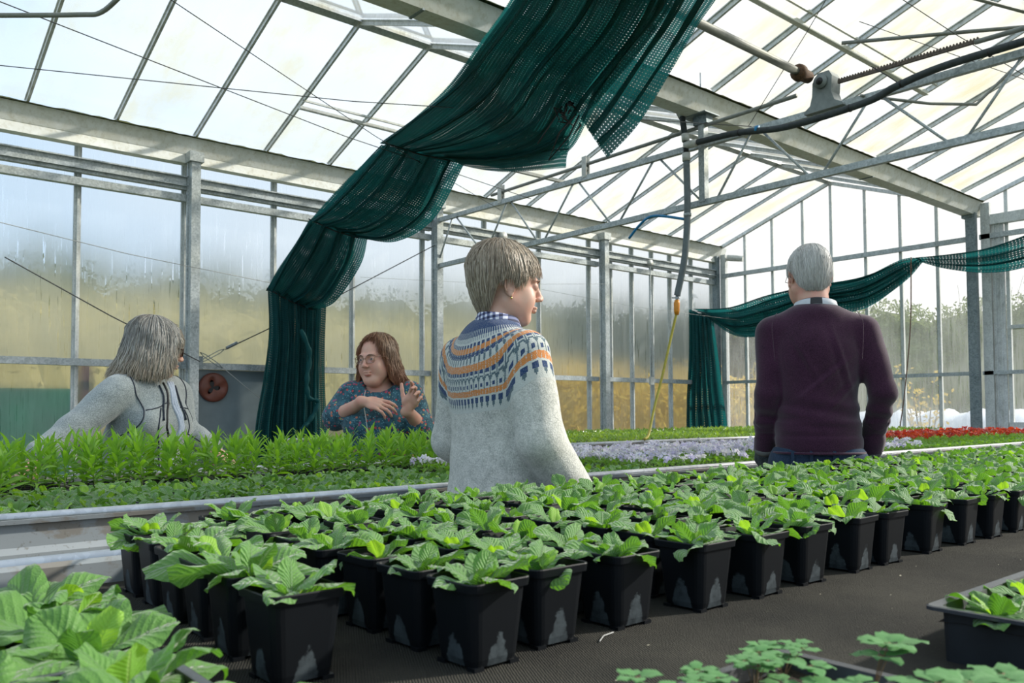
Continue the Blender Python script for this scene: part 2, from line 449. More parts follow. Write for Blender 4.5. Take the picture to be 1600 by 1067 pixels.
M['wire'] = simple('steel_wire', (0.07, 0.075, 0.08), 0.5, 0.3)
M['wire_pale'] = simple('nylon_line', (0.42, 0.43, 0.42), 0.5)
M['terracotta'] = simple('red_brown_plastic', (0.19, 0.055, 0.035), 0.4, 0, 0.12, 12)
M['concrete'] = simple('concrete_path', (0.20, 0.19, 0.17), 0.9, 0, 0.2, 4, 0.4, 60)
M['gold'] = simple('gold_metal', (0.55, 0.38, 0.12), 0.3, 0.9)
# ------------------------------------------------------------------ the greenhouse shell
XG = 11.83          # gable wall
YS = 8.60           # side wall
Y_RIDGE, Y_VAL, Z_EAVE, Z_VAL, Z_RIDGE = 6.44, 4.43, 3.86, 3.83, 4.56
Y_RIDGE2, Y_VAL2 = 2.40, 0.38
X0 = -1.5
struct(MB().box((X0, -1.7, -0.08), (XG, YS, 0.0)).build('floor', M['concrete']))

# side wall: posts, rails and glazing bars
wl = sroot('wall_left', (0, YS, 0))
def wl_part(mb, name, m): o = mb.build(name, m, wl); o.location = (0, -YS, 0); return o
posts_x = [0.0, 2.97, 5.95, 8.93]
for x in posts_x:
    mb = MB(); mb.box((x-0.045, 8.33, 0), (x+0.045, 8.41, 3.66)); mb.box((x-0.058, 8.41, 0), (x+0.058, 8.44, 3.66)); mb.box((x-0.07, 8.31, 3.60), (x+0.07, 8.50, 3.70))
    wl_part(mb, 'post', M['galv'])
mull = [-0.98, -0.01, 0.99, 1.95, 2.94, 3.90, 4.87, 5.85, 6.83, 7.80, 8.79, 9.25, 9.73, 10.20, 10.65, 11.20]
for x in mull:
    mb = MB(); mb.box((x-0.030, 8.565, 0.25), (x+0.030, 8.60, 3.72)); mb.box((x-0.010, 8.535, 0.25), (x+0.010, 8.565, 3.72))
    wl_part(mb, 'glazing_bar', M['alu_white'])
segs = [X0] + posts_x[0:] + [XG]
for a, b in zip(segs[:-1], segs[1:]):
    wl_part(MB().box((a+0.05, 8.46, 1.535), (b-0.05, 8.53, 1.60)), 'mid_rail', M['galv'])
    mb = MB(); mb.box((a+0.05, 8.44, 3.33), (b-0.05, 8.50, 3.46)); mb.box((a+0.05, 8.41, 3.45), (b-0.05, 8.50, 3.462)); mb.box((a+0.05, 8.41, 3.36), (b-0.05, 8.44, 3.368))
    if a < 9.5: wl_part(mb, 'upper_channel', M['galv'])
    wl_part(MB().box((a+0.05, 8.45, 3.215), (b-0.05, 8.52, 3.285)), 'upper_rail', M['galv'])
wl_part(MB().box((X0, 8.50, 0), (XG, 8.62, 0.30)), 'sill_wall', M['concrete'])
wl_part(MB().box((X0, 8.55, 3.68), (XG, 8.62, 3.80)), 'dark_seal', M['galv_dark'])
# panes of the side wall, one window per bay; one bay is closed by a grey sheet below the rail
allx = [X0] + mull + [XG]
win_n = 0
for a, b in zip(allx[:-1], allx[1:]):
    win_n += 1
    w = sroot('window_%d' % win_n, ((a+b)/2, 8.585, 1.6))
    p1 = MB().add([(a-(a+b)/2, 0, 0.0), (b-(a+b)/2, 0, 0.0), (b-(a+b)/2, 0, 2.1), (a-(a+b)/2, 0, 2.1)], [(0, 1, 2, 3)]).build('upper_pane', M['glass_side'], w)
    if abs(a-2.94) < 0.01: continue
    p2 = MB().add([(a-(a+b)/2, 0, -1.33), (b-(a+b)/2, 0, -1.33), (b-(a+b)/2, 0, 0), (a-(a+b)/2, 0, 0)], [(0, 1, 2, 3)]).build('lower_pane', M['glass_side_low'], w)
# gutters (white channel with moss along the glass) and the roof
def gutter(y, z, name, side):
    r = sroot(name, (0, y, z))
    mb = MB()
    mb.beam((X0, 0, 0), (XG+0.14, 0, 0), 1, 1, sec=[(-0.14, 0.02), (-0.075, -0.14), (0.075, -0.14), (0.14, 0.02), (0.125, 0.02), (0.065, -0.125), (-0.065, -0.125), (-0.125, 0.02)])
    mb.build('channel', M['gutter'], r)
    mm = MB()
    rng = random.Random(int(y*100))
    for s in side:
        P = []
        n = 220
        for i in range(n+1):
            x = lerp(X0, XG, i/n); h = 0.012 + 0.014*rng.random(); P.append([(x, s*0.128, 0.015), (x, s*0.155, 0.015+h), (x, s*0.175, 0.02)])
        mm.grid(P)
    mm.build('moss_edge', M['moss'], r, smooth=True)
    mj = MB()
    for k in range(-1, 5):
        mj.box((k*2.98-0.01, -0.08, -0.148), (k*2.98+0.01, 0.08, -0.135))
    mj.build('joint', M['galv_dark'], r)
gutter(8.53, 3.835, 'trim_1', (-1,))
gutter(Y_VAL, 3.80, 'trim_2', (-1, 1))
gutter(Y_VAL2, 3.80, 'trim_3', (-1, 1))
# inner lining below the eaves gutter
struct(MB().beam((X0, 8.53, 3.70), (XG, 8.53, 3.70), 1, 1, sec=[(-0.02, 0.0), (0.07, 0.0), (0.09, -0.10), (-0.02, -0.10)]).build('trim_4', M['gutter']))
def slope(name, ya, za, yb, zb, x0=X0, x1=XG, step=0.747, phase=1.49, mat='glass_roof', full=True):
    """one roof slope from the gutter (ya, za) up to the ridge (yb, zb)"""
    r = sroot(name, (0, ya, za)); dy, dz = yb-ya, zb-za
    xs = [x0]; k = math.ceil((x0-phase)/step)
    while phase+k*step < x1-0.05:
        xs.append(phase+k*step); k += 1
    xs.append(x1)
    nrm = Vector((0, -dz, dy)).normalized()
    if nrm.z < 0: nrm = -nrm
    for x in xs[1:-1]:
        mb = MB(); mb.beam((x, 0, 0)+nrm*0.0 if False else Vector((x, 0, 0)), Vector((x, dy, dz)), 0.022, 0.045, up=nrm)
        mb.beam(Vector((x, 0, 0))+nrm*0.018, Vector((x, dy, dz))+nrm*0.018, 0.045, 0.008, up=nrm)
        mb.build('glazing_bar', M['alu'], r)
    for i, (a, b) in enumerate(zip(xs[:-1], xs[1:])):
        o = nrm*0.026
        MB().add([Vector((a, 0, 0))+o, Vector((b, 0, 0))+o, Vector((b, dy, dz))+o, Vector((a, dy, dz))+o], [(0, 1, 2, 3)]).build('pane', M['glass_roof_b' if (i*7+len(name)) % 5 < 2 and mat == 'glass_roof_b' else 'glass_roof'], r)
    return r
slope('ceiling', 8.42, 3.875, Y_RIDGE, Z_RIDGE)
slope('ceiling', 4.55, 3.86, Y_RIDGE, Z_RIDGE)
slope('ceiling', 4.31, 3.86, Y_RIDGE2, Z_RIDGE-0.03, mat='glass_roof_b')
slope('ceiling', 0.50, 3.86, Y_RIDGE2, Z_RIDGE-0.03)
for y, nme in ((Y_RIDGE, 'trim_5'), (Y_RIDGE2, 'trim_6')):
    mb = MB(); mb.beam((X0, y, Z_RIDGE+0.01), (XG, y, Z_RIDGE+0.01), 1, 1, sec=[(-0.06, -0.03), (0.0, 0.0), (0.06, -0.03), (0.05, 0.01), (0.0, 0.04), (-0.05, 0.01)])
    struct(mb.build(nme, M['alu']))
# thin wind braces under the ridge between the slopes (pale blue strips)
# gable wall
wg = sroot('wall_back', (XG, 0, 0))
def wg_part(mb, name, m): o = mb.build(name, m, wg); o.location = (-XG, 0, 0); return o
def roof_z(y):
    if y > Y_VAL: return lerp(3.85, Z_RIDGE, 1-abs(y-Y_RIDGE)/(8.5-Y_RIDGE)) if y > Y_RIDGE else lerp(3.85, Z_RIDGE, (y-Y_VAL)/(Y_RIDGE-Y_VAL))
    if y > Y_VAL2: return lerp(3.85, Z_RIDGE-0.03, (y-Y_VAL2)/(Y_RIDGE2-Y_VAL2)) if y < Y_RIDGE2 else lerp(3.85, Z_RIDGE-0.03, (Y_VAL-y)/(Y_VAL-Y_RIDGE2))
    return 3.85
gm = [7.95, 7.44, 6.90, 6.43, 5.90, 5.39, 4.89, 4.02, 3.0, 2.4, 1.4]
for y in gm:
    wg_part(MB().box((XG-0.005, y-0.022, 0.25), (XG+0.04, y+0.022, roof_z(y)-0.02)), 'glazing_bar', M['alu_white'])
for (a, b) in ((8.36, 4.47), (4.33, 0.42)):
    wg_part(MB().box((XG-0.06, b, 3.325), (XG-0.01, a, 3.39)), 'upper_rail', M['galv'])
    wg_part(MB().box((XG-0.06, b, 1.545), (XG-0.01, a, 1.595)), 'mid_rail', M['galv'])
mb = MB(); mb.box((XG-0.16, 4.34, 0), (XG-0.08, 4.46, 3.68)); mb.box((XG-0.17, 4.36, 3.62), (XG-0.04, 4.50, 3.70)); wg_part(mb, 'post', M['galv_dark'])
mb = MB(); mb.box((XG-0.14, 8.40, 0), (XG-0.06, 8.50, 3.70)); wg_part(mb, 'post', M['galv_dark'])
wg_part(MB().box((XG-0.05, 8.30, 0), (XG+0.03, 8.40, 3.72)), 'corner_bar', M['alu_white'])
wg_part(MB().box((XG-0.10, 8.52, 0), (XG+0.02, 8.60, 3.72)), 'corner_bar', M['alu_white'])
wg_part(MB().box((XG-0.06, 4.20, 0), (XG+0.02, 4.31, 3.80)), 'frame_bar', M['alu_white'])
mb = MB(); mb.box((XG-0.03, 4.055, 0), (XG+0.02, 4.19, 3.62)); mb.box((XG-0.05, 4.15, 0), (XG-0.03, 4.16, 3.6)); mb.box((XG-0.05, 4.09, 0), (XG-0.03, 4.10, 3.6)); wg_part(mb, 'frame_bar', M['alu'])
wg_part(MB().box((XG-0.08, 0.4, 3.50), (XG+0.02, 4.19, 3.63)), 'head_rail', M['alu_white'])
wg_part(MB().box((XG-0.02, 0.4, 2.13), (XG+0.03, 4.04, 2.175)), 'transom', M['alu_white'])
wg_part(MB().box((XG-0.03, 0.4, 0.86), (XG+0.03, 4.04, 0.93)), 'sill_bar', M['alu_white'])
wg_part(MB().box((XG-0.02, 0.4, 0), (XG+0.06, 8.6, 0.30)), 'sill_wall', M['concrete'])
for (ya, za, yb, zb) in ((8.45, 3.86, Y_RIDGE, Z_RIDGE), (4.47, 3.86, Y_RIDGE, Z_RIDGE), (4.35, 3.86, Y_RIDGE2, Z_RIDGE-0.03), (0.45, 3.86, Y_RIDGE2, Z_RIDGE-0.03)):
    wg_part(MB().beam((XG-0.01, ya, za-0.02), (XG-0.01, yb, zb-0.02), 0.05, 0.05), 'verge_bar', M['alu'])
ys = sorted([8.45, 4.43, 0.45, Y_RIDGE2] + [y for y in gm if y != Y_RIDGE], reverse=True)
for a, b in zip(ys[:-1], ys[1:]):
    win_n += 1
    mid = (a+b)/2
    w = sroot('window_%d' % win_n, (XG+0.01, mid, 1.6))
    pts = [(0, b-mid, -1.33), (0, a-mid, -1.33), (0, a-mid, roof_z(a)-1.63), (0, b-mid, roof_z(b)-1.63)]
    MB().add(pts, [(0, 1, 2, 3)]).build('pane', M['glass_gable'], w)
# gutter outlet beyond the corner
struct(MB().tube([(XG-0.02, 8.27, 3.66), (XG+0.06, 8.02, 3.62)], [0.055, 0.05], 10).build('trim_7', M['white_plastic']))
# grey sheet panel in the side wall with a brown rubber port
struct(MB().box((2.97, 8.545, 0.30), (3.885, 8.575, 1.535)).build('trim_8', M['panel']))
pt = thing('wall_port', 'round red-brown rubber port with torn opening in the grey wall panel', 'port', (3.237, 8.545, 1.355))
mb = MB(); R = [];
for r_, y_ in ((0.150, 0.0), (0.150, -0.03), (0.130, -0.045), (0.07, -0.012)):
    ring = []
    for k in range(40):
        a = 2*PI*k/40; rr = r_
        if r_ == 0.07: rr = 0.045+0.032*math.cos(3*a+0.5)+0.006*math.sin(5*a)
        ring.append((rr*math.cos(a), y_, rr*math.sin(a)))
    R.append(ring)
mb.rings(R, True, False); mb.build('flange', M['terracotta'], pt, True)
mb = MB(); mb.tube([(0, -0.008, 0), (0, -0.0095, 0)], 0.06, 24); mb.build('opening', M['black'], pt)
# ------------------------------------------------------------------ outside
def mk_foliage(name, a, b, c, sc=3.0):
    N = NT(name); p = N.pos(); info = N.n('ObjectInfo', out=None)
    f = N.math('ADD', N.math('MULTIPLY', N.noise(p, sc, 5.0, 0.7), 0.7), N.math('MULTIPLY', N.noise(p, sc*9, 3.0), 0.3))
    col = N.ramp(f, [(0.32, a), (0.5, b), (0.7, c)])
    pr = N.n('BsdfDiffuse', {'Color': col}); tl = N.n('BsdfTranslucent', {'Color': col})
    return N.done(N.n('MixShader', {0: 0.35, 1: pr, 2: tl}))
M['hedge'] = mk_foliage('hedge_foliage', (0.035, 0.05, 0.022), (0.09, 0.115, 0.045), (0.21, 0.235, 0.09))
M['hedge_straw'] = mk_foliage('straw_growth', (0.34, 0.29, 0.11), (0.48, 0.42, 0.18), (0.60, 0.52, 0.26), 1.2)
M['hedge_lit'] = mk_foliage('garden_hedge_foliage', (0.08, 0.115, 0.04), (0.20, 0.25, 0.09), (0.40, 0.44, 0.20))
M['bush_yellow'] = mk_foliage('yellow_bush', (0.35, 0.22, 0.03), (0.62, 0.45, 0.08), (0.75, 0.62, 0.2), 4.0)
M['grass_out'] = mk_foliage('rough_grass', (0.08, 0.11, 0.03), (0.16, 0.19, 0.06), (0.28, 0.27, 0.12), 1.5)
M['twig'] = simple('bare_twigs', (0.12, 0.10, 0.08), 0.9)
g = MB(); G = []
for i in range(41):
    row = []
    for j in range(41):
        x = -40+i*2.75; y = -25+j*2.25
        inside = (X0-0.1 < x < XG+0.1) and (-2 < y < YS+0.1)
        row.append((x, y, -0.10 + (0.0 if inside else 0.05*math.sin(x*0.7)*math.cos(y*0.9))))
    G.append(row)
struct(g.grid(G).build('ground', M['grass_out'], smooth=True))
def leafy(p0, p1, depth, h, seed, n, size, mat, hvar=0.25, jag=0.15):
    """a hedge: lumpy core plus loose leaves over its surface"""
    rng = random.Random(seed); a = Vector((*p0, 0)); b = Vector((*p1, 0)); d = b-a; L = d.length; d.normalize(); nr = Vector((-d.y, d.x, 0))
    nu = max(6, int(L*3)); nv = 18; P = []
    def hh(u): return h*(1+hvar*(0.5*math.sin(u*1.7+seed)+0.35*math.sin(u*4.1+seed*2)+0.3*math.sin(u*9.7+seed)))
    for i in range(nu+1):
        u = L*i/nu; row = []; H = hh(u)
        for k in range(nv):
            t = 2*PI*k/nv; cx = math.cos(t); cz = math.sin(t)
            q = a + d*u + nr*(depth/2*abs(cx)**0.5*(1 if cx > 0 else -1)) + Vector((0, 0, H/2 + H/2*abs(cz)**0.55*(1 if cz > 0 else -1)))
            q += Vector((rng.uniform(-1, 1), rng.uniform(-1, 1), rng.uniform(-1, 1)))*jag*0.5
            row.append(q)
        P.append(row)
    mb = MB(); mb.grid(P, close=True)
    for _ in range(n):
        u = rng.uniform(0, L); H = hh(u); side = rng.random()
        if side < 0.45: q = a+d*u+nr*(-depth/2*rng.uniform(0.85, 1.15))+Vector((0, 0, rng.uniform(0, H)))
        elif side < 0.6: q = a+d*u+nr*(depth/2*rng.uniform(0.85, 1.1))+Vector((0, 0, rng.uniform(0, H)))
        else: q = a+d*u+nr*rng.uniform(-depth/2, depth/2)+Vector((0, 0, H*rng.uniform(0.92, 1.10)))
        e1 = Vector((rng.gauss(0, 1), rng.gauss(0, 1), rng.gauss(0, 1.2))).normalized()*size*rng.uniform(0.5, 1.5)
        e2 = Vector((rng.gauss(0, 1), rng.gauss(0, 1), rng.gauss(0, 1))); e2 = (e2-e1*e2.dot(e1)/e1.length_squared).normalized()*size*0.45
        mb.add([q-e1, q+e2, q+e1, q-e2], [(0, 1, 2, 3)])
    return mb.build('hedge', mat)
tag(leafy((-12, 21.5), (34, 21.5), 3.0, 3.6, 3, 9000, 0.09, M['hedge_straw'], 0.04), 'long straw-coloured bank of dry growth behind the misted side wall', 'hedge')
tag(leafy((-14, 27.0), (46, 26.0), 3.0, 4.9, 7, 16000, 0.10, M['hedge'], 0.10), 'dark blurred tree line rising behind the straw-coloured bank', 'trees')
tag(leafy((9.5, 12.6), (19.0, 11.3), 1.6, 1.75, 11, 7000, 0.07, M['bush_yellow'], 0.2), 'yellow-orange bush outside the far left corner of the greenhouse', 'bush')
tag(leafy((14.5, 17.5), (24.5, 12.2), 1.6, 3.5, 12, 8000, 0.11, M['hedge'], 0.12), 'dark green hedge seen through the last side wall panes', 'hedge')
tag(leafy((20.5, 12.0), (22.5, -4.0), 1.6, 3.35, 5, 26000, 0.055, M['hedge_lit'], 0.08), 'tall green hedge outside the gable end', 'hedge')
# bare saplings rising above the gable hedge
rng = random.Random(4)
for k, (y, h) in enumerate(((14.2, 5.0), (12.6, 4.6), (9.0, 4.7), (8.3, 4.4), (6.6, 4.1))):
    mb = MB()
    for j in range(26):
        a = rng.uniform(0, 2*PI); L = rng.uniform(0.5, 1.0)
        p = Vector((24.6, y, 0)) ; q = p+Vector((rng.gauss(0, 0.35), rng.gauss(0, 0.5), h*rng.uniform(0.75, 1.0)))
        mid = (p+q)/2+Vector((rng.gauss(0, 0.1), rng.gauss(0, 0.1), 0))
        mb.tube([p, mid, q], [0.02, 0.012, 0.004], 4)
    tag(mb.build('bare_tree', M['twig']), ['bare twiggy tree above the hedge, nearest the corner post', 'bare twiggy tree above the hedge, second from the corner post', 'bare twiggy tree behind the hedge, third from the corner post', 'bare twiggy tree behind the hedge, fourth from the corner post', 'bare twiggy tree behind the hedge, beside the grey post'][k], 'tree', 'bare trees outside')
# green sheet and reddish board close behind the side wall on the left
M['tarp'] = simple('green_sheeting', (0.02, 0.36, 0.17), 0.55, 0, 0.25, 2.0)
M['red_board'] = simple('red_board', (0.30, 0.07, 0.05), 0.7)
tag(MB().box((-0.6, 9.9, -0.05), (2.25, 10.6, 1.36)).build('covered_stack', M['tarp']), 'green sheeted stack behind the misted side wall at far left', 'stack')
mb = MB(); mb.box((2.30, 10.0, -0.05), (2.42, 10.08, 1.62)); mb.box((2.28, 10.0, 1.35), (2.42, 10.08, 1.45))
tag(mb.build('board', M['red_board']), 'reddish upright board behind the side wall beside the green stack', 'board')
# things outside the gable: white sheet covered rows, path, small yellow shrub
M['fleece_sheet'] = simple('white_fleece_sheet', (0.68, 0.70, 0.74), 0.8, 0, 0.1, 3)
mb = MB(); P = []
for i in range(31):
    y = lerp(4.6, 8.6, i/30); row = []
    for k in range(13):
        t = PI*k/12; row.append((16.3-0.9*math.cos(t)+0.04*math.sin(i*2.1), y, -0.05+(1.12+0.05*math.sin(i*1.3)+0.04*math.sin(i*3.1))*math.sin(t)**0.5))
    P.append(row)
tag(mb.grid(P).build('covered_row', M['fleece_sheet'], smooth=True), 'white fleece-covered row outside beyond the gable glass', 'cover')
struct(MB().box((12.4, -3, -0.09), (15.2, 13, -0.03)).build('path', M['concrete']))
sh = thing('shrub', 'small yellow-leaved shrub outside the gable glass by the white cover', 'shrub', (14.2, 6.15, -0.05))
rng = random.Random(8); ms = MB(); ml = MB()
for k in range(9):
    a = rng.uniform(0, 2*PI); tip = Vector((0.25*math.cos(a), 0.42*math.sin(a), rng.uniform(1.2, 1.95)))
    ms.tube([(0, 0, 0), tip*0.5+Vector((0, 0, 0.1)), tip], [0.015, 0.01, 0.004], 5)
    for j in range(34):
        q = tip*rng.uniform(0.35, 1.0)+Vector((rng.gauss(0, 0.07), rng.gauss(0, 0.07), rng.gauss(0, 0.05)))
        e1 = Vector((rng.gauss(0, 1), rng.gauss(0, 1), rng.gauss(0, 1))).normalized()*0.045; e2 = e1.cross(Vector((rng.random(), rng.random(), rng.random()))).normalized()*0.022
        ml.add([q-e1, q+e2, q+e1, q-e2], [(0, 1, 2, 3)])
ms.build('stem', M['twig'], sh); ml.build('foliage', M['bush_yellow'], sh)
wp = thing('notice', 'small white notice with red mark fixed on the gable glass', 'sign', (XG-0.012, 7.66, 1.12))
MB().box((-0.004, -0.055, -0.09), (0.0, 0.055, 0.09)).build('card', M['white_plastic'], wp)
mb = MB(); mb.tube([(-0.005, 0, 0.03), (-0.0065, 0, 0.03)], 0.03, 16); mb.build('red_mark', simple('red_mark', (0.45, 0.05, 0.06), 0.6), wp)
# ------------------------------------------------------------------ benches
Z_MAT = 0.79
def bench(x0, x1, y0, y1, label, rimz, both=True, zm=Z_MAT):
    b = thing('growing_bench', label, 'bench', ((x0+x1)/2, (y0+y1)/2, 0))
    ox, oy = -(x0+x1)/2, -(y0+y1)/2
    def B(m, n, mat, sm=False): o = m.build(n, mat, b, sm); o.data.transform(Matrix.Translation((ox, oy, 0))); return o
    B(MB().box((x0+0.01, y0+0.01, zm-0.012), (x1-0.01, y1-0.01, zm)), 'matting', M['mat'])
    B(MB().box((x0, y0, zm-0.03), (x1, y1, zm-0.013)), 'tray_sheet', M['bench_alu'])
    for y, s in ((y1, 1), (y0, -1)):
        m = MB()
        prof = [(0.0, zm-0.11), (0.0, rimz-0.012), (0.004, rimz-0.004), (0.012, rimz), (0.022, rimz-0.002), (0.028, rimz-0.010), (0.026, rimz-0.020), (0.010, rimz-0.022), (0.010, zm-0.02), (0.018, zm-0.035), (0.018, zm-0.11)]
        # outer panel with a rolled top edge
        R = [[(x, y+s*(a-0.006), z) for a, z in (prof if s > 0 else prof[::-1])] for x in (x0, x1)]
        m.rings(R); B(m, 'side_rail', M['bench_alu'])
        m = MB(); m.tube([(x0, y+s*0.010, rimz-0.006), (x1, y+s*0.010, rimz-0.006)], 0.0125, 12); B(m, 'rolled_edge', M['bench_rim'], True)
    for x in (x0, x1): B(MB().box((x-0.006, y0, zm-0.11), (x+0.006, y1, rimz-0.01)), 'end_rail', M['bench_alu'])
    n = max(2, int((x1-x0)/2.2))
    for i in range(n):
        x = lerp(x0+0.4, x1-0.4, i/(n-1))
        m = MB()
        for y in (y0+0.12, y1-0.12): m.beam((x, y, 0), (x, y, zm-0.06), 0.05, 0.05)
        m.beam((x, y0+0.05, zm-0.06), (x, y1-0.05, zm-0.06), 0.04, 0.05)
        B(m, 'trestle', M['galv'])
    return b
bench(-1.2, 9.6, -0.35, 1.575, 'near aluminium growing bench lined with black matting, carrying the square pots', 0.838)
bench(-1.2, 11.2, 2.255, 3.56, 'aluminium growing bench beyond the first aisle, carrying the tall seedlings and violas', 0.846)
bench(3.4, 11.3, 4.52, 7.3, 'far growing bench in front of the side wall, carrying pale green seedlings', 0.846)

# ------------------------------------------------------------------ plants
def leaf(mb, base, az, el, L, W, bend, rng, na=8, nc=6, shape='ovate', fold=0.25, wav=0.10, roll=0.0, twist=0.0):
    """one leaf: a curved, cupped and wavy blade on a short stalk"""
    d = Vector((math.cos(az), math.sin(az), 0)); sd = Vector((-math.sin(az), math.cos(az), 0))
    p = Vector(base); a = el; step = L/na; rows = []; uvs = []
    ph = rng.uniform(0, 6.28); ph2 = rng.uniform(0, 6.28)
    for i in range(na+1):
        t = i/na
        if shape == 'ovate': w = W*(0.14*(1-t) + (math.sin(PI*min(1, (0.04+0.93*t)**1.25))**0.62) * (0.62+0.42*t)) if t < 0.999 else W*0.34
        elif shape == 'round': w = W*(0.10*(1-t)+math.sin(PI*min(1, max(0, (t-0.12)/0.88))**0.8)**0.6) if t < 0.999 else W*0.15
        elif shape == 'lance': w = W*(0.18*(1-t)+math.sin(PI*t**0.75)**0.9) if t < 0.999 else 0.0006
        w = max(w, W*0.06)/2
        up = Vector((-d.x*math.sin(a), -d.y*math.sin(a), math.cos(a)))
        s2 = (sd*math.cos(twist*t+roll) + up*math.sin(twist*t+roll)); u2 = up*math.cos(twist*t+roll)-sd*math.sin(twist*t+roll)
        row = []
        for k in range(nc+1):
            c = 2*k/nc-1
            q = p + s2*(w*c) + u2*(w*(fold*abs(c)*2 - fold*1.7*abs(c)**3) + wav*W*abs(c)*math.sin(t*11+ph+(2.0 if c > 0 else 0)) * (0.4+t) * (abs(c)))
            row.append(q); uvs.append((k/nc, t))
        rows.append(row)
        p = p + (d*math.cos(a)+Vector((0, 0, 1))*math.sin(a))*step
        a -= bend/na*(0.5+t)
    mb.grid(rows, uvs)
def primrose_mesh(seed, S=1.0, n=8, mat='leaf', hi=False):
    rng = random.Random(seed); mb = MB()
    az = rng.uniform(0, 6.28)
    for i in range(n):
        k = i/n
        az += 2.4+rng.uniform(-0.3, 0.3)
        L = S*lerp(0.076, 0.030, k**1.4)*rng.uniform(0.85, 1.12)
        el = lerp(0.06, 1.05, k**1.4)+rng.uniform(-0.12, 0.40)
        mb.cur = 1 if k > 0.80 else 0
        leaf(mb, (0.004*math.cos(az), 0.004*math.sin(az), 0.0), az, el, L, L*rng.uniform(0.60, 0.78), rng.uniform(0.3, 1.1)*lerp(1, 0.4, k), rng,
             10 if hi else 8, 8 if hi else 6, 'ovate', rng.uniform(0.18, 0.42), 0.09, rng.uniform(-0.35, 0.35), rng.uniform(-0.7, 0.7))
    mb.cur = 0
    return mb.mesh('foliage', [M[mat], M['leaf_core']], True)
def rsq(w, r, n=4):
    """rounded square ring of half width w and corner radius r"""
    out = []
    for cx, cy, a0 in ((1, 1, 0), (-1, 1, 90), (-1, -1, 180), (1, -1, 270)):
        for k in range(n+1):
            a = math.radians(a0+90*k/n); out.append((cx*(w-r)+r*math.cos(a), cy*(w-r)+r*math.sin(a)))
    return out
def pot_mesh():
    mb = MB(); R = lambda w, r, z: [(x, y, z) for x, y in rsq(w, r)]
    prof = [(0.0325, 0.009, 0.004), (0.0335, 0.010, 0.008), (0.0345, 0.011, 0.012), (0.0415, 0.013, 0.086), (0.0418, 0.013, 0.0885), (0.0448, 0.010, 0.0895), (0.0458, 0.010, 0.0985), (0.0452, 0.010, 0.1000), (0.0435, 0.009, 0.0992), (0.0405, 0.009, 0.088), (0.0395, 0.010, 0.07)]
    mb.rings([R(*p) for p in prof])
    for sx in (-1, 1):
        for sy in (-1, 1):
            mb.box((sx*0.027-0.007, sy*0.027-0.007, 0), (sx*0.027+0.007, sy*0.027+0.007, 0.0045))
    return mb.mesh('pot', M['pot'])
def soil_mesh(w, r, z, seed=1, n=8, amp=0.002):
    rng = random.Random(seed); mb = MB(); P = []
    for k in (1.0, 0.75, 0.5, 0.25, 0.02):
        P.append([(x*k, y*k, z+rng.uniform(-amp, amp)) for x, y in rsq(w, r, 2)])
    mb.rings(P, False, True); return mb.mesh('compost', M['soil'], True)
POT = pot_mesh(); POTSOIL = soil_mesh(0.0405, 0.009, 0.086)
PRIM = [primrose_mesh(100+i, 1.0+0.08*math.sin(i*2.3), 7+i % 4) for i in range(12)]
def potted(x, y, rz, k, label, group=None, sc=1.0, prz=0.0):
    t = thing('potted_primrose', label, 'potted plant', (x, y, Z_MAT), rz, group)
    link('pot', POT, t); link('compost', POTSOIL, t)
    f = link('foliage', PRIM[k % len(PRIM)], t, (0, 0, 0.087)); f.rotation_euler = (0, 0, prz); f.scale = (sc,)*3
    return t
ORD = ['first', 'second', 'third', 'fourth', 'fifth', 'sixth', 'seventh', 'eighth', 'ninth', 'tenth', 'eleventh', 'twelfth', 'thirteenth', 'fourteenth', 'fifteenth', 'sixteenth',
       'seventeenth', 'eighteenth', 'nineteenth', 'twentieth', 'twenty-first', 'twenty-second', 'twenty-third', 'twenty-fourth', 'twenty-fifth', 'twenty-sixth', 'twenty-seventh', 'twenty-eighth', 'twenty-ninth', 'thirtieth',
       'thirty-first', 'thirty-second', 'thirty-third', 'thirty-fourth', 'thirty-fifth', 'thirty-sixth']
rng = random.Random(77)
# the left file of six pots, front to back (rim corners measured on the mat)
for i, (cx, cy) in enumerate(((0.421, 0.872), (0.428, 1.000), (0.434, 1.108), (0.440, 1.222), (0.444, 1.330), (0.447, 1.440))):
    lab = ['foremost pot of the short left file, black, with a wide flat primrose', 'black square potted primrose second from the front in the short left file', 'black square potted primrose third from the front in the short left file',
           'black square potted primrose fourth from the front in the short left file', 'black square potted primrose fifth from the front in the short left file', 'hindmost pot of the short left file, against the bench edge'][i]
    potted(cx, cy, rng.uniform(-0.03, 0.03), i*5+2, lab, None, (1.08, 1.1, 1.15, 1.1, 1.05, 1.1)[i], rng.uniform(0, 6.28))
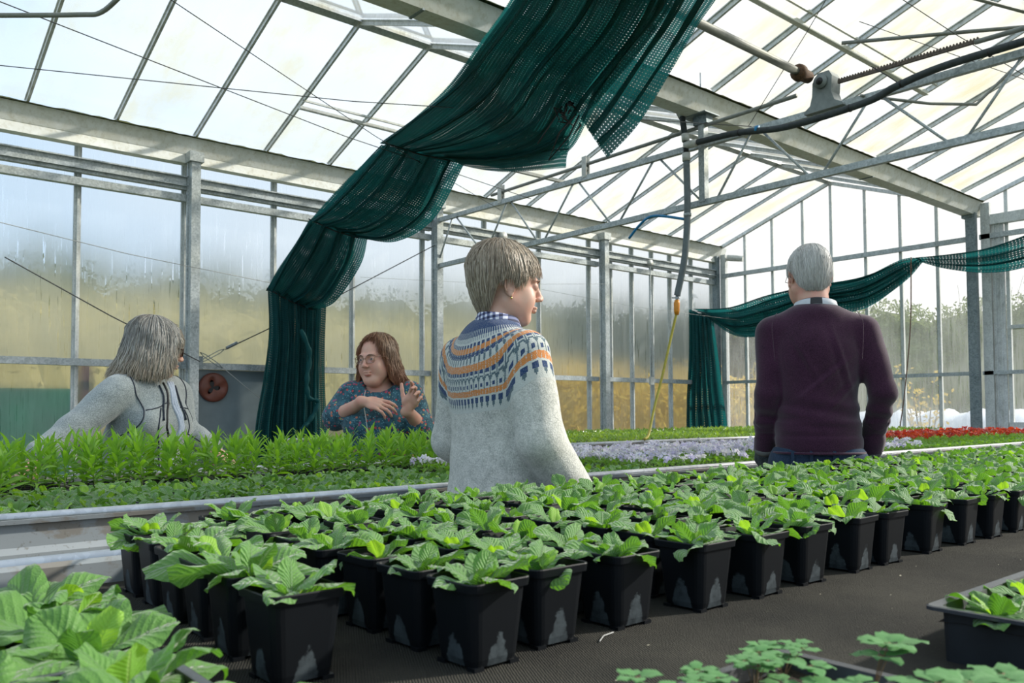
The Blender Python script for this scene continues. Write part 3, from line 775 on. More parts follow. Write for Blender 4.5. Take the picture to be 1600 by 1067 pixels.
# the main block: eight rows, running away along the bench
front_x = [0.612, 0.727, 0.868, 1.030, 1.170, 1.311, 1.478, 1.592, 1.780, 1.945, 2.090, 2.237, 2.385]
for r in range(8):
    cy = 0.785+r*0.1085
    xmax = (cy+0.05)*3.15+0.25
    c = 0
    while True:
        if r == 0 and c < len(front_x): cx = front_x[c]
        elif r == 0: cx = front_x[-1]+(c-len(front_x)+1)*0.148
        else: cx = 0.617+c*0.1435+0.012*math.sin(r*1.3)+rng.uniform(-0.008, 0.008)
        if r > 0 and r < 3 and c < 3: cx = 0.612+c*0.128+rng.uniform(-0.004, 0.004)
        if cx > xmax or c >= 36: break
        yy = cy+rng.uniform(-0.003, 0.003)+(0.012 if r == 0 and c in (1, 2) else 0)
        if r == 0: lab = 'black pot with green primrose, %s along the front row of the main block' % ORD[c]
        elif r == 7: lab = 'black pot with green primrose, %s along the back row by the aisle' % ORD[c]
        elif c == 0: lab = 'left end pot of row %s from the front of the main primrose block' % ORD[r]
        else: lab = 'black pot with green primrose, %s from the left in %s row back' % (ORD[c], ORD[r])
        potted(cx, yy, rng.uniform(-0.05, 0.05), rng.randrange(12), lab, 'square black primrose pots in the main block', rng.uniform(0.84, 1.06), rng.uniform(0, 6.28))
        c += 1

# ------------------------------------------------------------------ seed trays
def tray_mesh(wx, wy, h, rimw=0.008, cx=3, cy=4):
    """thin walled tray with a flat rolled rim, tapered cells and dividers"""
    mb = MB(); R = lambda a, b, r, z: [(x+(a-b)*(1 if x > 0 else -1)*1.0 if False else x*(a/b) if False else x, y, z) for x, y in rsq(b, r, 2)]
    def ring(hx, hy, r, z):
        out = []
        for sx, sy, a0 in ((1, 1, 0), (-1, 1, 90), (-1, -1, 180), (1, -1, 270)):
            for k in range(3):
                a = math.radians(a0+45*k); out.append((sx*(hx-r)+r*math.cos(a), sy*(hy-r)+r*math.sin(a), z))
        return out
    X, Y = wx/2, wy/2
    mb.rings([ring(X-0.016, Y-0.016, 0.006, 0.0), ring(X-rimw, Y-rimw, 0.008, h-0.004)], True, False)
    rb = len(mb.f)
    mb.cur = 1
    mb.rings([ring(X-rimw, Y-rimw, 0.008, h-0.004), ring(X, Y, 0.010, h-0.005), ring(X, Y, 0.010, h-0.001), ring(X-0.002, Y-0.002, 0.010, h), ring(X-rimw, Y-rimw, 0.008, h-0.001)], False, False)
    mb.cur = 0
    mb.rings([ring(X-rimw, Y-rimw, 0.008, h-0.001), ring(X-rimw-0.006, Y-rimw-0.006, 0.006, h-0.016)], False, False)
    for i in range(1, cx):
        x = -X+wx*i/cx; mb.box((x-0.003, -Y+rimw, h-0.02), (x+0.003, Y-rimw, h-0.003))
    for i in range(1, cy):
        y = -Y+wy*i/cy; mb.box((-X+rimw, y-0.003, h-0.02), (X-rimw, y+0.003, h-0.003))
    # grooves between the cells show on the outer walls as ribs
    for i in range(1, cx):
        x = -X+wx*i/cx
        for s in (-1, 1): mb.beam((x, s*(Y-0.014), 0.0), (x, s*(Y-rimw+0.0005), h-0.006), 0.004, 0.004, up=(0, 1, 0))
    for i in range(1, cy):
        y = -Y+wy*i/cy
        for s in (-1, 1): mb.beam((s*(X-0.014), y, 0.0), (s*(X-rimw+0.0005), y, h-0.006), 0.004, 0.004, up=(1, 0, 0))
    return mb.mesh('tray', [M['tray'], M['tray_rim']])
def tray_soil(wx, wy, z, cx, cy, seed=3):
    rng = random.Random(seed); mb = MB(); P = []
    nx, ny = cx*4, cy*4
    for i in range(nx+1):
        P.append([(lerp(-wx/2+0.012, wx/2-0.012, i/nx), lerp(-wy/2+0.012, wy/2-0.012, j/ny), z+rng.uniform(-0.0015, 0.002)) for j in range(ny+1)])
    mb.grid(P); return mb.mesh('compost', M['soil'], True)
def tall_mesh(seed):
    rng = random.Random(seed); mb = MB(); H = rng.uniform(0.105, 0.150); lean = Vector((rng.gauss(0, 0.012), rng.gauss(0, 0.012), H))
    mb.cur = 1; mb.tube([(0, 0, 0), lean*0.5+Vector((0.003, 0, 0)), lean], [0.002, 0.0018, 0.001], 5); mb.cur = 0
    az = rng.uniform(0, 6)
    n = 28
    for i in range(n):
        k = i/n; az += 2.4+rng.uniform(-0.3, 0.3)
        L = lerp(0.070, 0.066, k)*rng.uniform(0.75, 1.3); el = lerp(0.35, 1.35, k**1.1)+rng.uniform(-0.15, 0.2)
        leaf(mb, lean*(0.12+0.86*k), az, el, L, L*rng.uniform(0.14, 0.20), rng.uniform(0.6, 1.9)*(1-0.3*k), rng, 6, 2, 'lance', 0.3, 0.05, rng.uniform(-0.4, 0.4), rng.uniform(-1.0, 1.0))
    return mb.mesh('seedling', [M['leaf_tall'], M['stem']], True)
def bushy_mesh(seed, n=26, R=0.026, H=0.045, L=0.022, mat='leaf_viola'):
    rng = random.Random(seed); mb = MB()
    for i in range(n):
        az = rng.uniform(0, 6.28); k = rng.random()**0.6; r = R*k; z = H*rng.uniform(0.15, 1.0)*(1-0.35*k)
        p = Vector((r*math.cos(az), r*math.sin(az), z))
        if i % 3 == 0:
            mb.cur = 1; mb.tube([(0, 0, 0), p], [0.0012, 0.0007], 3, False); mb.cur = 0
        leaf(mb, p, az+rng.uniform(-0.8, 0.8), rng.uniform(-0.1, 0.9), L*rng.uniform(0.7, 1.2), L*rng.uniform(0.45, 0.7), rng.uniform(0.2, 0.9), rng, 3, 2, 'ovate', 0.2, 0.05, rng.uniform(-0.4, 0.4))
    return mb.mesh('foliage', [M[mat], M['stem']], True)
def flower(mb, p, d, S, rng, face=1, eye=1):
    """five petalled pansy face"""
    d = Vector(d).normalized(); x = d.cross(Vector((0, 0, 1))).normalized(); y = x.cross(d)
    for k, (a, w, l) in enumerate(((60, 1.0, 1.0), (120, 1.0, 1.0), (10, 0.95, 0.95), (170, 0.95, 0.95), (270, 1.35, 1.05))):
        a = math.radians(a+rng.uniform(-8, 8)); c = x*math.cos(a)+y*math.sin(a); s = x*math.sin(a)-y*math.cos(a); L = S*l*rng.uniform(0.9, 1.1); W = S*0.62*w
        o = d*(0.0006*k)
        mb.cur = face
        mb.add([p+o, p+c*L*0.55+s*W*0.5+d*0.002+o, p+c*L+s*W*0.25+d*rng.uniform(-0.002, 0.002)+o, p+c*L-s*W*0.25+o, p+c*L*0.55-s*W*0.5+d*0.002+o], [(0, 1, 2, 3, 4)])
    mb.cur = eye
    mb.add([p+d*0.0038+x*S*0.16, p+d*0.0038+y*S*0.16, p+d*0.0038-x*S*0.16, p+d*0.0038-y*S*0.2], [(0, 1, 2, 3)])
    mb.cur = 0
def blooms_mesh(seed, n, petal, S=0.0125, R=0.028, z0=0.045, z1=0.062, eye='petal_eye'):
    rng = random.Random(seed); mb = MB()
    for i in range(n):
        az = rng.uniform(0, 6.28); r = R*rng.random()**0.5; p = Vector((r*math.cos(az), r*math.sin(az), rng.uniform(z0, z1)))
        d = Vector((rng.gauss(-0.35, 0.5), rng.gauss(-0.4, 0.5), rng.uniform(0.35, 0.9)))
        mb.cur = 2; mb.tube([p-Vector((0, 0, 0.025)), p-d.normalized()*0.001], 0.0008, 3, False)
        flower(mb, p, d, S*rng.uniform(0.8, 1.15), rng, 0, 1)
    return mb.mesh('blooms', [M[petal], M[eye], M['stem']], False)
TX, TY, TH = 0.232, 0.345, 0.050
TRAY = tray_mesh(TX, TY, TH); TSOIL = tray_soil(TX, TY, TH-0.009, 3, 4)
PRIM_S = [primrose_mesh(300+i, 0.84+0.05*math.sin(i*1.7), 6+i % 3) for i in range(8)]
TALL = [tall_mesh(500+i) for i in range(9)]
VIO = [bushy_mesh(600+i) for i in range(6)]
BLO = [blooms_mesh(700+i, 6+i % 4, 'petal_lilac', 0.0155) for i in range(6)]
RED = [blooms_mesh(720+i, 4+i % 3, 'petal_red', 0.017, 0.030, 0.060, 0.080) for i in range(5)]
LOW = [bushy_mesh(800+i, 34, 0.06, 0.034, 0.020, 'leaf_seed') for i in range(6)]
rng = random.Random(91)
def seed_tray(x, y, kind, label, group=None, nx=3, ny=4, bloom=1.0, z=Z_MAT):
    nm = {'prim': 'primrose_tray', 'tall': 'seedling_tray', 'vio': 'viola_tray', 'red': 'pansy_tray', 'green': 'viola_tray'}[kind]
    t = thing(nm, label, 'plant tray', (x, y, z), rng.uniform(-0.012, 0.012), group)
    link('tray', TRAY, t); link('compost', TSOIL, t)
    for i in range(nx):
        for j in range(ny):
            px = (i+0.5)/nx*TX-TX/2; py = (j+0.5)/ny*TY-TY/2
            lst = {'prim': PRIM_S, 'tall': TALL, 'vio': VIO, 'red': VIO, 'green': VIO}[kind]
            f = link('plant', rng.choice(lst), t, (px+rng.uniform(-0.006, 0.006), py+rng.uniform(-0.006, 0.006), TH-0.010))
            f.rotation_euler = (0, 0, rng.uniform(0, 6.28)); s = rng.uniform(0.88, 1.14)
            f.scale = (s, s, s*rng.uniform(0.92, 1.08))
            if kind == 'vio' and rng.random() < bloom: link('blooms', rng.choice(BLO), f)
            if kind == 'red' and rng.random() < bloom: link('blooms', rng.choice(RED), f)
    return t
cx0 = 0.590
c = 0
# front two rows of primrose trays on the second bench
for c in range(-4, 9):
    x = cx0+c*0.2425
    for r in range(2):
        y = 2.452+r*0.352
        if c >= 6 and r == 1: continue
        if c >= 0 or r == 0:
            where = 'leftmost' if c == -4 else ORD[c+4]+' from the left'
            seed_tray(x, y, 'prim', ('tray of small primroses at the rim of the second bench, %s' if r == 0 else 'tray of small primroses behind the rim row, second bench, %s') % where, 'primrose trays on the second bench')
        else:
            seed_tray(x, y, 'tall', 'tray of tall narrow-leaved seedlings behind the leftmost primroses, %s' % ORD[c+4], 'tall seedling trays')
for c in range(-4, 9):
    x = cx0+c*0.2425
    y = 3.165
    seed_tray(x, y, 'tall', 'tray of tall narrow-leaved seedlings at the bench back, %s from left' % ORD[c+4], 'tall seedling trays')
# violas and pansies further along the bench
for c in range(6, 34):
    x = cx0+c*0.2425
    for r in range(3):
        y = 2.452+r*0.352
        if c <= 8 and r != 1: continue
        if r == 2 and y > 3.3: pass
        if x > 7.3 and r == 0: continue
        if x < 5.35 or (r == 0 and x < 5.2):
            seed_tray(x, y, 'vio', 'tray of lilac and white violas, %s along, %s row on the second bench' % (ORD[c-6], ('rim', 'middle', 'back')[r]), 'viola trays on the second bench', 3, 4, 0.92 if r else 0.75)
        elif r == 0 or (r == 1 and x < 5.9):
            seed_tray(x, y, 'green', 'tray of leafy green violas not in flower, %s along, %s row' % (ORD[c-6], ('rim', 'middle', 'back')[r]), 'green viola trays', 3, 4)
        else:
            seed_tray(x, y, 'red', 'tray of red and orange pansies, %s along, %s row on the second bench' % (ORD[c-6], ('rim', 'middle', 'back')[r]), 'red pansy trays', 3, 4, 0.8)
# small plant label standing among the trays
pl = thing('plant_label', 'small blue and white plant label among the trays right of the patterned sweater', 'label', (2.36, 2.60, Z_MAT+TH-0.02), 0.9)
MB().box((-0.018, -0.0006, 0.03), (0.018, 0.0006, 0.062)).build('card', M['white_plastic'], pl)
MB().box((-0.010, -0.0012, 0.034), (0.014, 0.0012, 0.052)).build('picture', M['hose_blue'], pl)
MB().box((-0.004, -0.0006, 0.0), (0.004, 0.0006, 0.03)).build('stake', M['white_plastic'], pl)
# far bench: low pale seedlings
LX, LY = 0.54, 0.36
LTRAY = tray_mesh(LX, LY, 0.045, 0.008, 4, 3); LSOIL = tray_soil(LX, LY, 0.037, 4, 3)
def low_mesh(seed):
    rng = random.Random(seed); mb = MB()
    for i in range(5):
        for j in range(4):
            x = (i+0.5)/5*LX-LX/2; y = (j+0.5)/4*LY-LY/2
            for q in range(9):
                az = rng.uniform(0, 6.28)
                leaf(mb, (x+rng.gauss(0, 0.018), y+rng.gauss(0, 0.018), rng.uniform(0.005, 0.034)), az, rng.uniform(0.1, 1.2), rng.uniform(0.026, 0.04), 0.019, 0.5, rng, 2, 2, 'ovate', 0.2, 0.03)
    return mb.mesh('seedlings', M['leaf_seed'], True)
LOWS = [low_mesh(900+i) for i in range(5)]
for r in range(7):
    for c in range(14):
        x = 3.75+c*0.55; y = 4.74+r*0.37
        if (r, c) in ((0, 8), (1, 9)): continue
        t = thing('seedling_tray', 'tray of low pale seedlings on the far bench, %s along in %s row back' % (ORD[c], ORD[r]), 'plant tray', (x, y, Z_MAT), 0, 'pale seedling trays on the far bench')
        link('tray', LTRAY, t); link('compost', LSOIL, t); link('seedlings', rng.choice(LOWS), t, (0, 0, 0.036))['kind'] = 'stuff'
# ------------------------------------------------------------------ foreground trays
FX, FY, FH = 0.235, 0.36, 0.058
FTRAY = tray_mesh(FX, FY, FH, 0.010, 2, 3); FSOIL = tray_soil(FX, FY, FH-0.014, 2, 3)
BIG = [primrose_mesh(1000+i, 1.55, 9, 'leaf_big', True) for i in range(5)]
for k, (x, y, lab) in enumerate(((0.162, 1.025, 'tray of large-leaved primroses in the left foreground, the farther of the right-hand pair'), (0.162, 0.655, 'tray of large-leaved primroses in the left foreground, nearest the camera'),
                                 (-0.085, 1.025, 'tray of large-leaved primroses at the left edge of the picture, back of the pair'), (-0.085, 0.655, 'tray of large-leaved primroses at the left edge, mostly out of the picture'))):
    t = thing('primrose_tray', lab, 'plant tray', (x, y, Z_MAT), 0, 'large-leaved primrose trays')
    link('tray', FTRAY, t); link('compost', FSOIL, t)
    for i in range(2):
        for j in range(3):
            f = link('plant', BIG[(k*3+i*2+j) % 5], t, ((i-0.5)*FX/2, (j-1)*FY/3, FH-0.014)); f.rotation_euler = (0, 0, rng.uniform(0, 6.28)); s = rng.uniform(0.85, 1.0); f.scale = (s,)*3
# right foreground tray with sparse primroses
t = thing('primrose_tray', 'black tray with a few young primroses at the right edge of the picture', 'plant tray', (1.005+0.18, 0.442-0.1175, Z_MAT), PI/2)
link('tray', tray_mesh(FX, FY, 0.064, 0.014, 2, 3), t); link('compost', tray_soil(FX, FY, 0.046, 2, 3), t)
MID = [primrose_mesh(1100+i, 1.0, 7, 'leaf_core' if i == 1 else 'leaf_big', True) for i in range(3)]
for i in range(2):
    for j in range(3):
        f = link('plant', MID[(i+j) % 3], t, ((i-0.5)*FX/2, (j-1)*FY/3, 0.048)); f.rotation_euler = (0, 0, rng.uniform(0, 6.28)); s = rng.uniform(0.75, 0.95); f.scale = (s,)*3
# trefoil seedlings in the trays at the bottom edge
def trefoil_mesh(seed, n=9, H=0.05, L=0.023):
    rng = random.Random(seed); mb = MB()
    for i in range(n):
        az = rng.uniform(0, 6.28); tip = Vector((rng.uniform(0.008, 0.035)*math.cos(az), rng.uniform(0.008, 0.035)*math.sin(az), H*rng.uniform(0.45, 1.1)))
        mb.cur = 1; mb.tube([(0, 0, 0), tip*0.5+Vector((0, 0, 0.004)), tip], [0.0007, 0.0006, 0.0004], 4, False); mb.cur = 0
        for q in range(3):
            a = az+q*2.09+rng.uniform(-0.2, 0.2); s = Vector((math.cos(a), math.sin(a), 0))*0.004
            mb.cur = 1; mb.tube([tip, tip+s], 0.0005, 3, False); mb.cur = 0
            for w in (-0.42, 0.42):
                leaf(mb, tip+s, a+w, rng.uniform(0.0, 0.3), L*rng.uniform(0.85, 1.15), L*0.72, 0.5, rng, 4, 4, 'round', 0.15, 0.06)
    return mb.mesh('seedling', [M['leaf_trefoil'], M['stem_red']], True)
TRE = [trefoil_mesh(1200+i, 4+i % 4) for i in range(6)]
for (x, y, rz, lab, h) in ((0.562, 0.3475, PI/2, 'tray of three-lobed seedlings at the bottom edge of the picture', 1.15),):
    t = thing('seedling_tray', lab, 'plant tray', (x, y, Z_MAT), rz)
    link('tray', FTRAY, t); link('compost', FSOIL, t)
    for i in range(3):
        for j in range(5):
            f = link('plant', rng.choice(TRE), t, ((i+0.5)/3*FX-FX/2+rng.uniform(-0.01, 0.01), (j+0.5)/5*FY-FY/2+rng.uniform(-0.01, 0.01), FH-0.014)); f.rotation_euler = (0, 0, rng.uniform(0, 6.28)); s = rng.uniform(0.55, 0.95); f.scale = (s,)*3
# a dried brown leaf and bits of debris on the matting
mb = MB(); r2 = random.Random(5)
for i in range(4): leaf(mb, (0.003*i, 0.002*i, 0.004), i*1.7, 0.5, 0.030, 0.020, 1.5, r2, 5, 4, 'ovate', 0.5, 0.2)
o = mb.build('dried_leaf', simple('dried_leaf', (0.28, 0.13, 0.04), 0.8, 0, 0.3, 90), smooth=True, loc=(0.372, 0.765, Z_MAT)); tag(o, 'crumpled dry brown leaf on the matting below the foremost left pot', 'leaf')
o = MB().tube([(0, 0, 0.002), (0.02, 0.012, 0.003), (0.045, 0.018, 0.002)], 0.0007, 4).build('straw', M['wire_pale'], loc=(0.775, 0.742, Z_MAT)); tag(o, 'thin pale straw lying on the matting beside the front pots', 'straw')
mb = MB(); r2 = random.Random(6)
for i in range(90):
    x = r2.uniform(0.4, 3.4); y = r2.uniform(0.25, 0.72); s = r2.uniform(0.0008, 0.0028)
    mb.add([(x-s, y, Z_MAT+0.0006), (x, y-s*0.6, Z_MAT+0.0008), (x+s, y, Z_MAT+0.0014), (x, y+s*0.6, Z_MAT+0.0008)], [(0, 1, 2, 3)])
o = mb.build('crumbs', simple('pale_crumbs', (0.35, 0.32, 0.24), 0.9)); tag(o, 'scattered pale crumbs and grit on the black matting', 'debris', kind='stuff')
# ------------------------------------------------------------------ lattice truss across the house
XT = 5.95
tr = thing('roof_truss', 'galvanised lattice truss spanning the house, with tube diagonals', 'truss', (XT, 8.44, 2.90))
def T(mb, n, mat, sm=False, par=None): o = mb.build(n, mat, par or tr, sm); o.data.transform(Matrix.Translation(-(par or tr).location)); return o
T(MB().beam((XT, 8.42, 2.885), (XT, 0.0, 2.91), 0.045, 0.05), 'bottom_chord', M['galv'])
T(MB().beam((XT, 8.50, 3.455), (XT, 0.0, 3.355), 0.045, 0.05), 'top_chord', M['galv'])
nodes_b = [8.40, 6.50, 5.44, 4.34, 3.34, 2.30, 1.25]; nodes_t = [8.05, 7.03, 5.97, 4.92, 3.86, 2.84, 1.78]
top_z = lambda y: lerp(3.355, 3.455, y/8.5); 
seq = [(8.38, 8.08), (7.48, 8.00), (7.44, 7.06), (6.56, 6.99), (6.44, 6.01), (5.50, 5.93), (5.38, 4.96), (4.42, 4.88), (4.26, 3.92), (3.40, 3.82), (3.29, 2.92), (2.36, 2.82), (2.25, 1.90), (1.3, 1.8), (1.2, 0.8), (0.3, 0.75)]
for b_, t_ in seq:
    T(MB().tube([(XT, b_, 2.91), (XT, t_, top_z(t_)-0.02)], 0.0105, 8), 'diagonal', M['galv'], True)
T(MB().box((XT-0.03, 4.37, 2.90), (XT+0.03, 4.43, 3.66)), 'hanger_post', M['galv'])
mb = MB(); mb.box((XT-0.045, 4.33, 3.58), (XT+0.045, 4.47, 3.66)); mb.box((XT-0.10, 4.30, 3.655), (XT+0.10, 4.55, 3.665)); T(mb, 'saddle_bracket', M['galv_dark'])
T(MB().box((XT-0.05, 8.34, 2.84), (XT+0.05, 8.45, 2.94)), 'end_plate', M['galv'])
T(MB().box((XT-0.05, 8.34, 3.40), (XT+0.05, 8.45, 3.50)), 'end_plate', M['galv'])
# ventilation push rod riding over the truss
rd = thing('push_rod', 'long grey ventilator push rod running above the truss', 'rod', (XT, 7.35, 3.56))
T(MB().tube([(XT, 7.33, 3.555), (XT, 3.50, 3.575)], 0.017, 10), 'rod', M['pipe_grey'], True, rd)
T(MB().tube([(XT, 2.18, 3.548), (XT, 0.6, 3.50)], 0.017, 10), 'rod', M['pipe_grey'], True, rd)
for i, y in enumerate((7.16, 5.83)):
    g = thing('rod_guide', ('white roller guide of the push rod at its wall end' if i == 0 else 'white roller guide of the push rod under the torn net corner'), 'bracket', (XT, y, 3.44))
    mb = MB(); mb.box((XT-0.028, y-0.03, 3.43), (XT-0.018, y+0.03, 3.64)); mb.box((XT+0.018, y-0.03, 3.43), (XT+0.028, y+0.03, 3.64)); T(mb, 'cheek', M['white_plastic'], False, g)
    T(MB().tube([(XT-0.018, y, 3.52), (XT+0.018, y, 3.52)], 0.022, 12), 'roller', M['white_plastic'], True, g)
# gearbox, drive tube and toothed rack
gb = thing('rack_gearbox', 'grey cast gearbox bolted on the truss top chord driving the toothed rack', 'gearbox', (XT, 3.22, 3.42))
mb = MB()
prof = [(-0.15, 3.375), (0.17, 3.375), (0.16, 3.395), (0.10, 3.43), (0.075, 3.50), (0.085, 3.62), (0.06, 3.665), (-0.03, 3.665), (-0.075, 3.60), (-0.08, 3.50), (-0.10, 3.43), (-0.15, 3.395)]
mb.rings([[(XT+s, 3.25-a, z) for a, z in prof] for s in (-0.065, 0.065)]); T(mb, 'housing', M['gear'], False, gb)
T(MB().tube([(XT-0.068, 3.25, 3.59), (XT-0.095, 3.25, 3.59)], 0.052, 20), 'bearing_cover', M['gear'], True, gb)
T(MB().tube([(XT-0.096, 3.25, 3.59), (XT-0.099, 3.25, 3.59)], 0.028, 16), 'bearing_hole', M['black'], True, gb)
dt = thing('drive_tube', 'thick grey drive tube running from the gearbox along the house', 'pipe', (5.7, 3.32, 3.63))
T(MB().tube([(1.5, 3.28, 3.63), (5.66, 3.315, 3.63)], 0.030, 14), 'tube', M['pipe_grey'], True, dt)
T(MB().tube([(5.64, 3.315, 3.63), (5.66, 3.315, 3.63), (5.70, 3.318, 3.63), (5.72, 3.318, 3.63), (5.82, 3.318, 3.63)], [0.05, 0.062, 0.064, 0.05, 0.045], 14), 'chain_coupling', M['rust'], True, dt)
rk = thing('toothed_rack', 'rusty toothed rack leading up from the gearbox beside the roof', 'rack', (XT, 3.16, 3.565))
mb = MB(); y0_, y1_ = 3.15, 2.14; n = 46
ang = lambda y: lerp(3.575, 3.550, (y0_-y)/(y0_-y1_))
mb.beam((XT, y0_, ang(y0_)), (XT, y1_, ang(y1_)), 0.022, 0.022)
for i in range(n):
    y = lerp(y0_-0.01, y1_+0.02, i/(n-1)); z = ang(y)+0.011
    mb.add([(XT-0.011, y+0.009, z), (XT+0.011, y+0.009, z), (XT+0.011, y-0.009, z), (XT-0.011, y-0.009, z), (XT-0.011, y+0.003, z+0.014), (XT+0.011, y+0.003, z+0.014), (XT+0.011, y-0.003, z+0.014), (XT-0.011, y-0.003, z+0.014)], [(0, 1, 5, 4), (1, 2, 6, 5), (2, 3, 7, 6), (3, 0, 4, 7), (4, 5, 6, 7)])
T(mb, 'rack_bar', M['rack'], False, rk)
# lagged water pipe along the truss, white fittings, the grey drop hose and the yellow hose
XP = 5.83
lp = thing('lagged_pipe', 'dark foam-lagged water pipe sagging along the truss top chord', 'pipe', (XP, 4.4, 3.4))
T(MB().tube(catmull([(XP, 4.37, 3.395), (XP, 3.98, 3.374), (XP, 3.51, 3.303), (XP, 2.893, 3.312), (XP, 2.659, 3.363), (XP, 2.355, 3.402), (XP, 1.85, 3.405), (XP, 0.6, 3.40)], 6), 0.026, 12), 'lagging', M['pipe_foam'], True, lp)
for y, z in ((3.95, 3.37), (3.0, 3.305), (2.62, 3.37), (2.05, 3.40)):
    T(MB().tube([(XP, y+0.006, z), (XP, y-0.006, z)], 0.029, 12), 'tie', M['black'], True, lp)
T(MB().tube([(XP, 3.79, 3.355), (XP, 3.77, 3.352)], 0.031, 12), 'tie', M['hose_blue'], True, lp)
T(MB().tube([(XP, 2.64, 3.38), (XP-0.01, 2.72, 3.46), (XP-0.03, 2.82, 3.55)], 0.004, 6), 'tie_tail', M['black'], True, lp)
dp = thing('drop_pipe', 'grey water drop pipe with white fittings hanging from the truss', 'pipe', (XP, 4.52, 3.4))
T(MB().tube(catmull([(XP-0.9, 4.98, 3.90), (XP-0.45, 4.82, 3.85), (XP-0.05, 4.62, 3.765)], 4), 0.028, 10), 'lagging', M['pipe_foam'], True, dp)
T(MB().tube([(XP-0.06, 4.63, 3.77), (XP, 4.57, 3.73), (XP, 4.53, 3.66)], 0.033, 10), 'elbow', M['white_plastic'], True, dp)
T(MB().tube([(XP, 4.53, 3.66), (XP, 4.50, 3.47)], 0.026, 10), 'upper_length', M['pipe_foam'], True, dp)
T(MB().tube([(XP, 4.50, 3.50), (XP, 4.495, 3.435)], 0.034, 12), 'collar', M['white_plastic'], True, dp)
T(MB().tube([(XP, 4.50, 3.40), (XP, 4.385, 3.395)], 0.034, 12), 'tee_branch', M['white_plastic'], True, dp)
T(MB().tube([(XP, 4.495, 3.44), (XP, 4.492, 3.33)], 0.024, 10), 'tee', M['black'], True, dp)
T(MB().tube([(XP, 4.492, 3.33), (XP, 4.490, 3.26)], 0.035, 12), 'collar', M['white_plastic'], True, dp)
T(MB().tube(catmull([(XP, 4.490, 3.27), (XP, 4.487, 2.82), (XP, 4.521, 2.433), (XP, 4.60, 2.134), (XP, 4.61, 2.10)], 6), 0.029, 12), 'grey_hose', M['hose_grey'], True, dp)
T(MB().tube([(XP, 4.487, 2.80), (XP, 4.487, 2.775)], 0.034, 12), 'clamp', M['galv'], True, dp)
T(MB().tube([(XP, 4.61, 2.10), (XP, 4.613, 2.05)], 0.014, 8), 'tap', M['galv'], True, dp)
T(MB().tube([(XP, 4.585, 2.075), (XP, 4.665, 2.085)], 0.007, 6), 'tap_lever', M['galv'], True, dp)
yh = thing('yellow_hose', 'yellow garden hose hanging down from the grey drop pipe to the violas', 'hose', (XP, 4.61, 2.04))
T(MB().tube([(XP, 4.613, 2.06), (XP, 4.615, 2.03), (XP, 4.617, 1.965), (XP, 4.618, 1.93)], [0.02, 0.027, 0.025, 0.018], 12), 'coupling', M['hose_orange'], True, yh)
T(MB().tube(catmull([(XP, 4.618, 1.95), (5.76, 4.63, 1.72), (5.62, 4.61, 1.40), (5.46, 4.57, 1.12), (5.30, 4.50, 0.90), (5.20, 4.46, 0.862)], 8), 0.0115, 10), 'hose', M['hose_yellow'], True, yh)
o = MB().tube(catmull([(5.915, 5.235, 2.715), (5.915, 5.13, 2.80), (5.915, 5.0, 2.868), (5.915, 4.85, 2.858), (5.90, 4.52, 2.76)], 5), 0.0125, 10).build('blue_hose', M['hose_blue'], smooth=True)
tag(o, 'short bent piece of blue hose tucked over the truss bottom chord', 'hose')
# pipe at the top left corner
o = MB().tube(catmull([(0.35, 5.10, 3.08), (0.722, 4.788, 3.08), (1.02, 4.53, 3.08), (1.10, 4.43, 3.08), (1.13, 4.15, 3.08)], 5), 0.012, 10).build('bent_pipe', M['pipe_grey'], smooth=True)
tag(o, 'bent grey pipe at the top left corner', 'pipe')
# roof ventilators: purlin bars and arms
def on_L(x, y, dz=0.0): return (x, y, 3.86+(8.42-y)/(8.42-6.44)*0.70-0.03+dz)
def on_R(x, y, dz=0.0): return (x, y, 3.86+(4.31-y)/(4.31-2.40)*0.67-0.03+dz)
v = thing('roof_vent', 'roof ventilator frame in the left slope behind the net', 'vent', on_L(5, 7.6))
mb = MB(); mb.beam(on_L(3.72, 7.60), on_L(6.70, 7.60), 0.04, 0.03); mb.beam(on_L(3.72, 7.52, 0.02), on_L(6.70, 7.52, 0.02), 0.02, 0.02); T(mb, 'bottom_bar', M['alu_white'], False, v)
v = thing('roof_vent', 'roof ventilator frame in the right slope behind the toothed rack', 'vent', on_R(6.5, 3.43))
mb = MB(); mb.beam(on_R(4.46, 3.45), on_R(8.2, 3.45), 0.045, 0.035); mb.beam(on_R(4.46, 3.36, 0.03), on_R(8.2, 3.36, 0.03), 0.02, 0.02); T(mb, 'bottom_bar', M['gutter'], False, v)
T(MB().tube([(6.45, 3.38, 4.10), (6.9, 2.6, 4.05), (7.25, 2.05, 4.02)], 0.016, 8), 'arm', M['pipe_grey'], True, v)
T(MB().tube([(5.25, 3.05, 4.30), (6.4, 2.55, 4.20), (7.25, 2.05, 4.04)], 0.014, 8), 'arm', M['pipe_grey'], True, v)
T(MB().tube([(6.2, 2.3, 4.45), (7.25, 2.05, 4.04)], 0.014, 8), 'arm', M['pipe_grey'], True, v)
T(MB().tube([(5.9, 2.95, 3.40), (6.6, 2.75, 3.45), (6.95, 2.55, 3.47), (7.1, 2.3, 3.75), (7.22, 2.08, 4.0)], 0.012, 8), 'bent_tube', M['pipe_grey'], True, v)
# suspended strap under the valley gutter
o = MB().tube([(5.95, 4.42, 4.05), (5.95, 4.42, 3.68)], 0.006, 6).build('hanger', M['galv_dark']); tag(o, 'thin steel hanger at the valley gutter above the truss post', 'hanger')
o = MB().box((5.42, 6.60, 3.62), (6.55, 6.64, 3.65)); o = o.build('vent_slat', M['white_plastic']); tag(o, 'pale slat under the left roof slope beside the roller guides', 'slat')
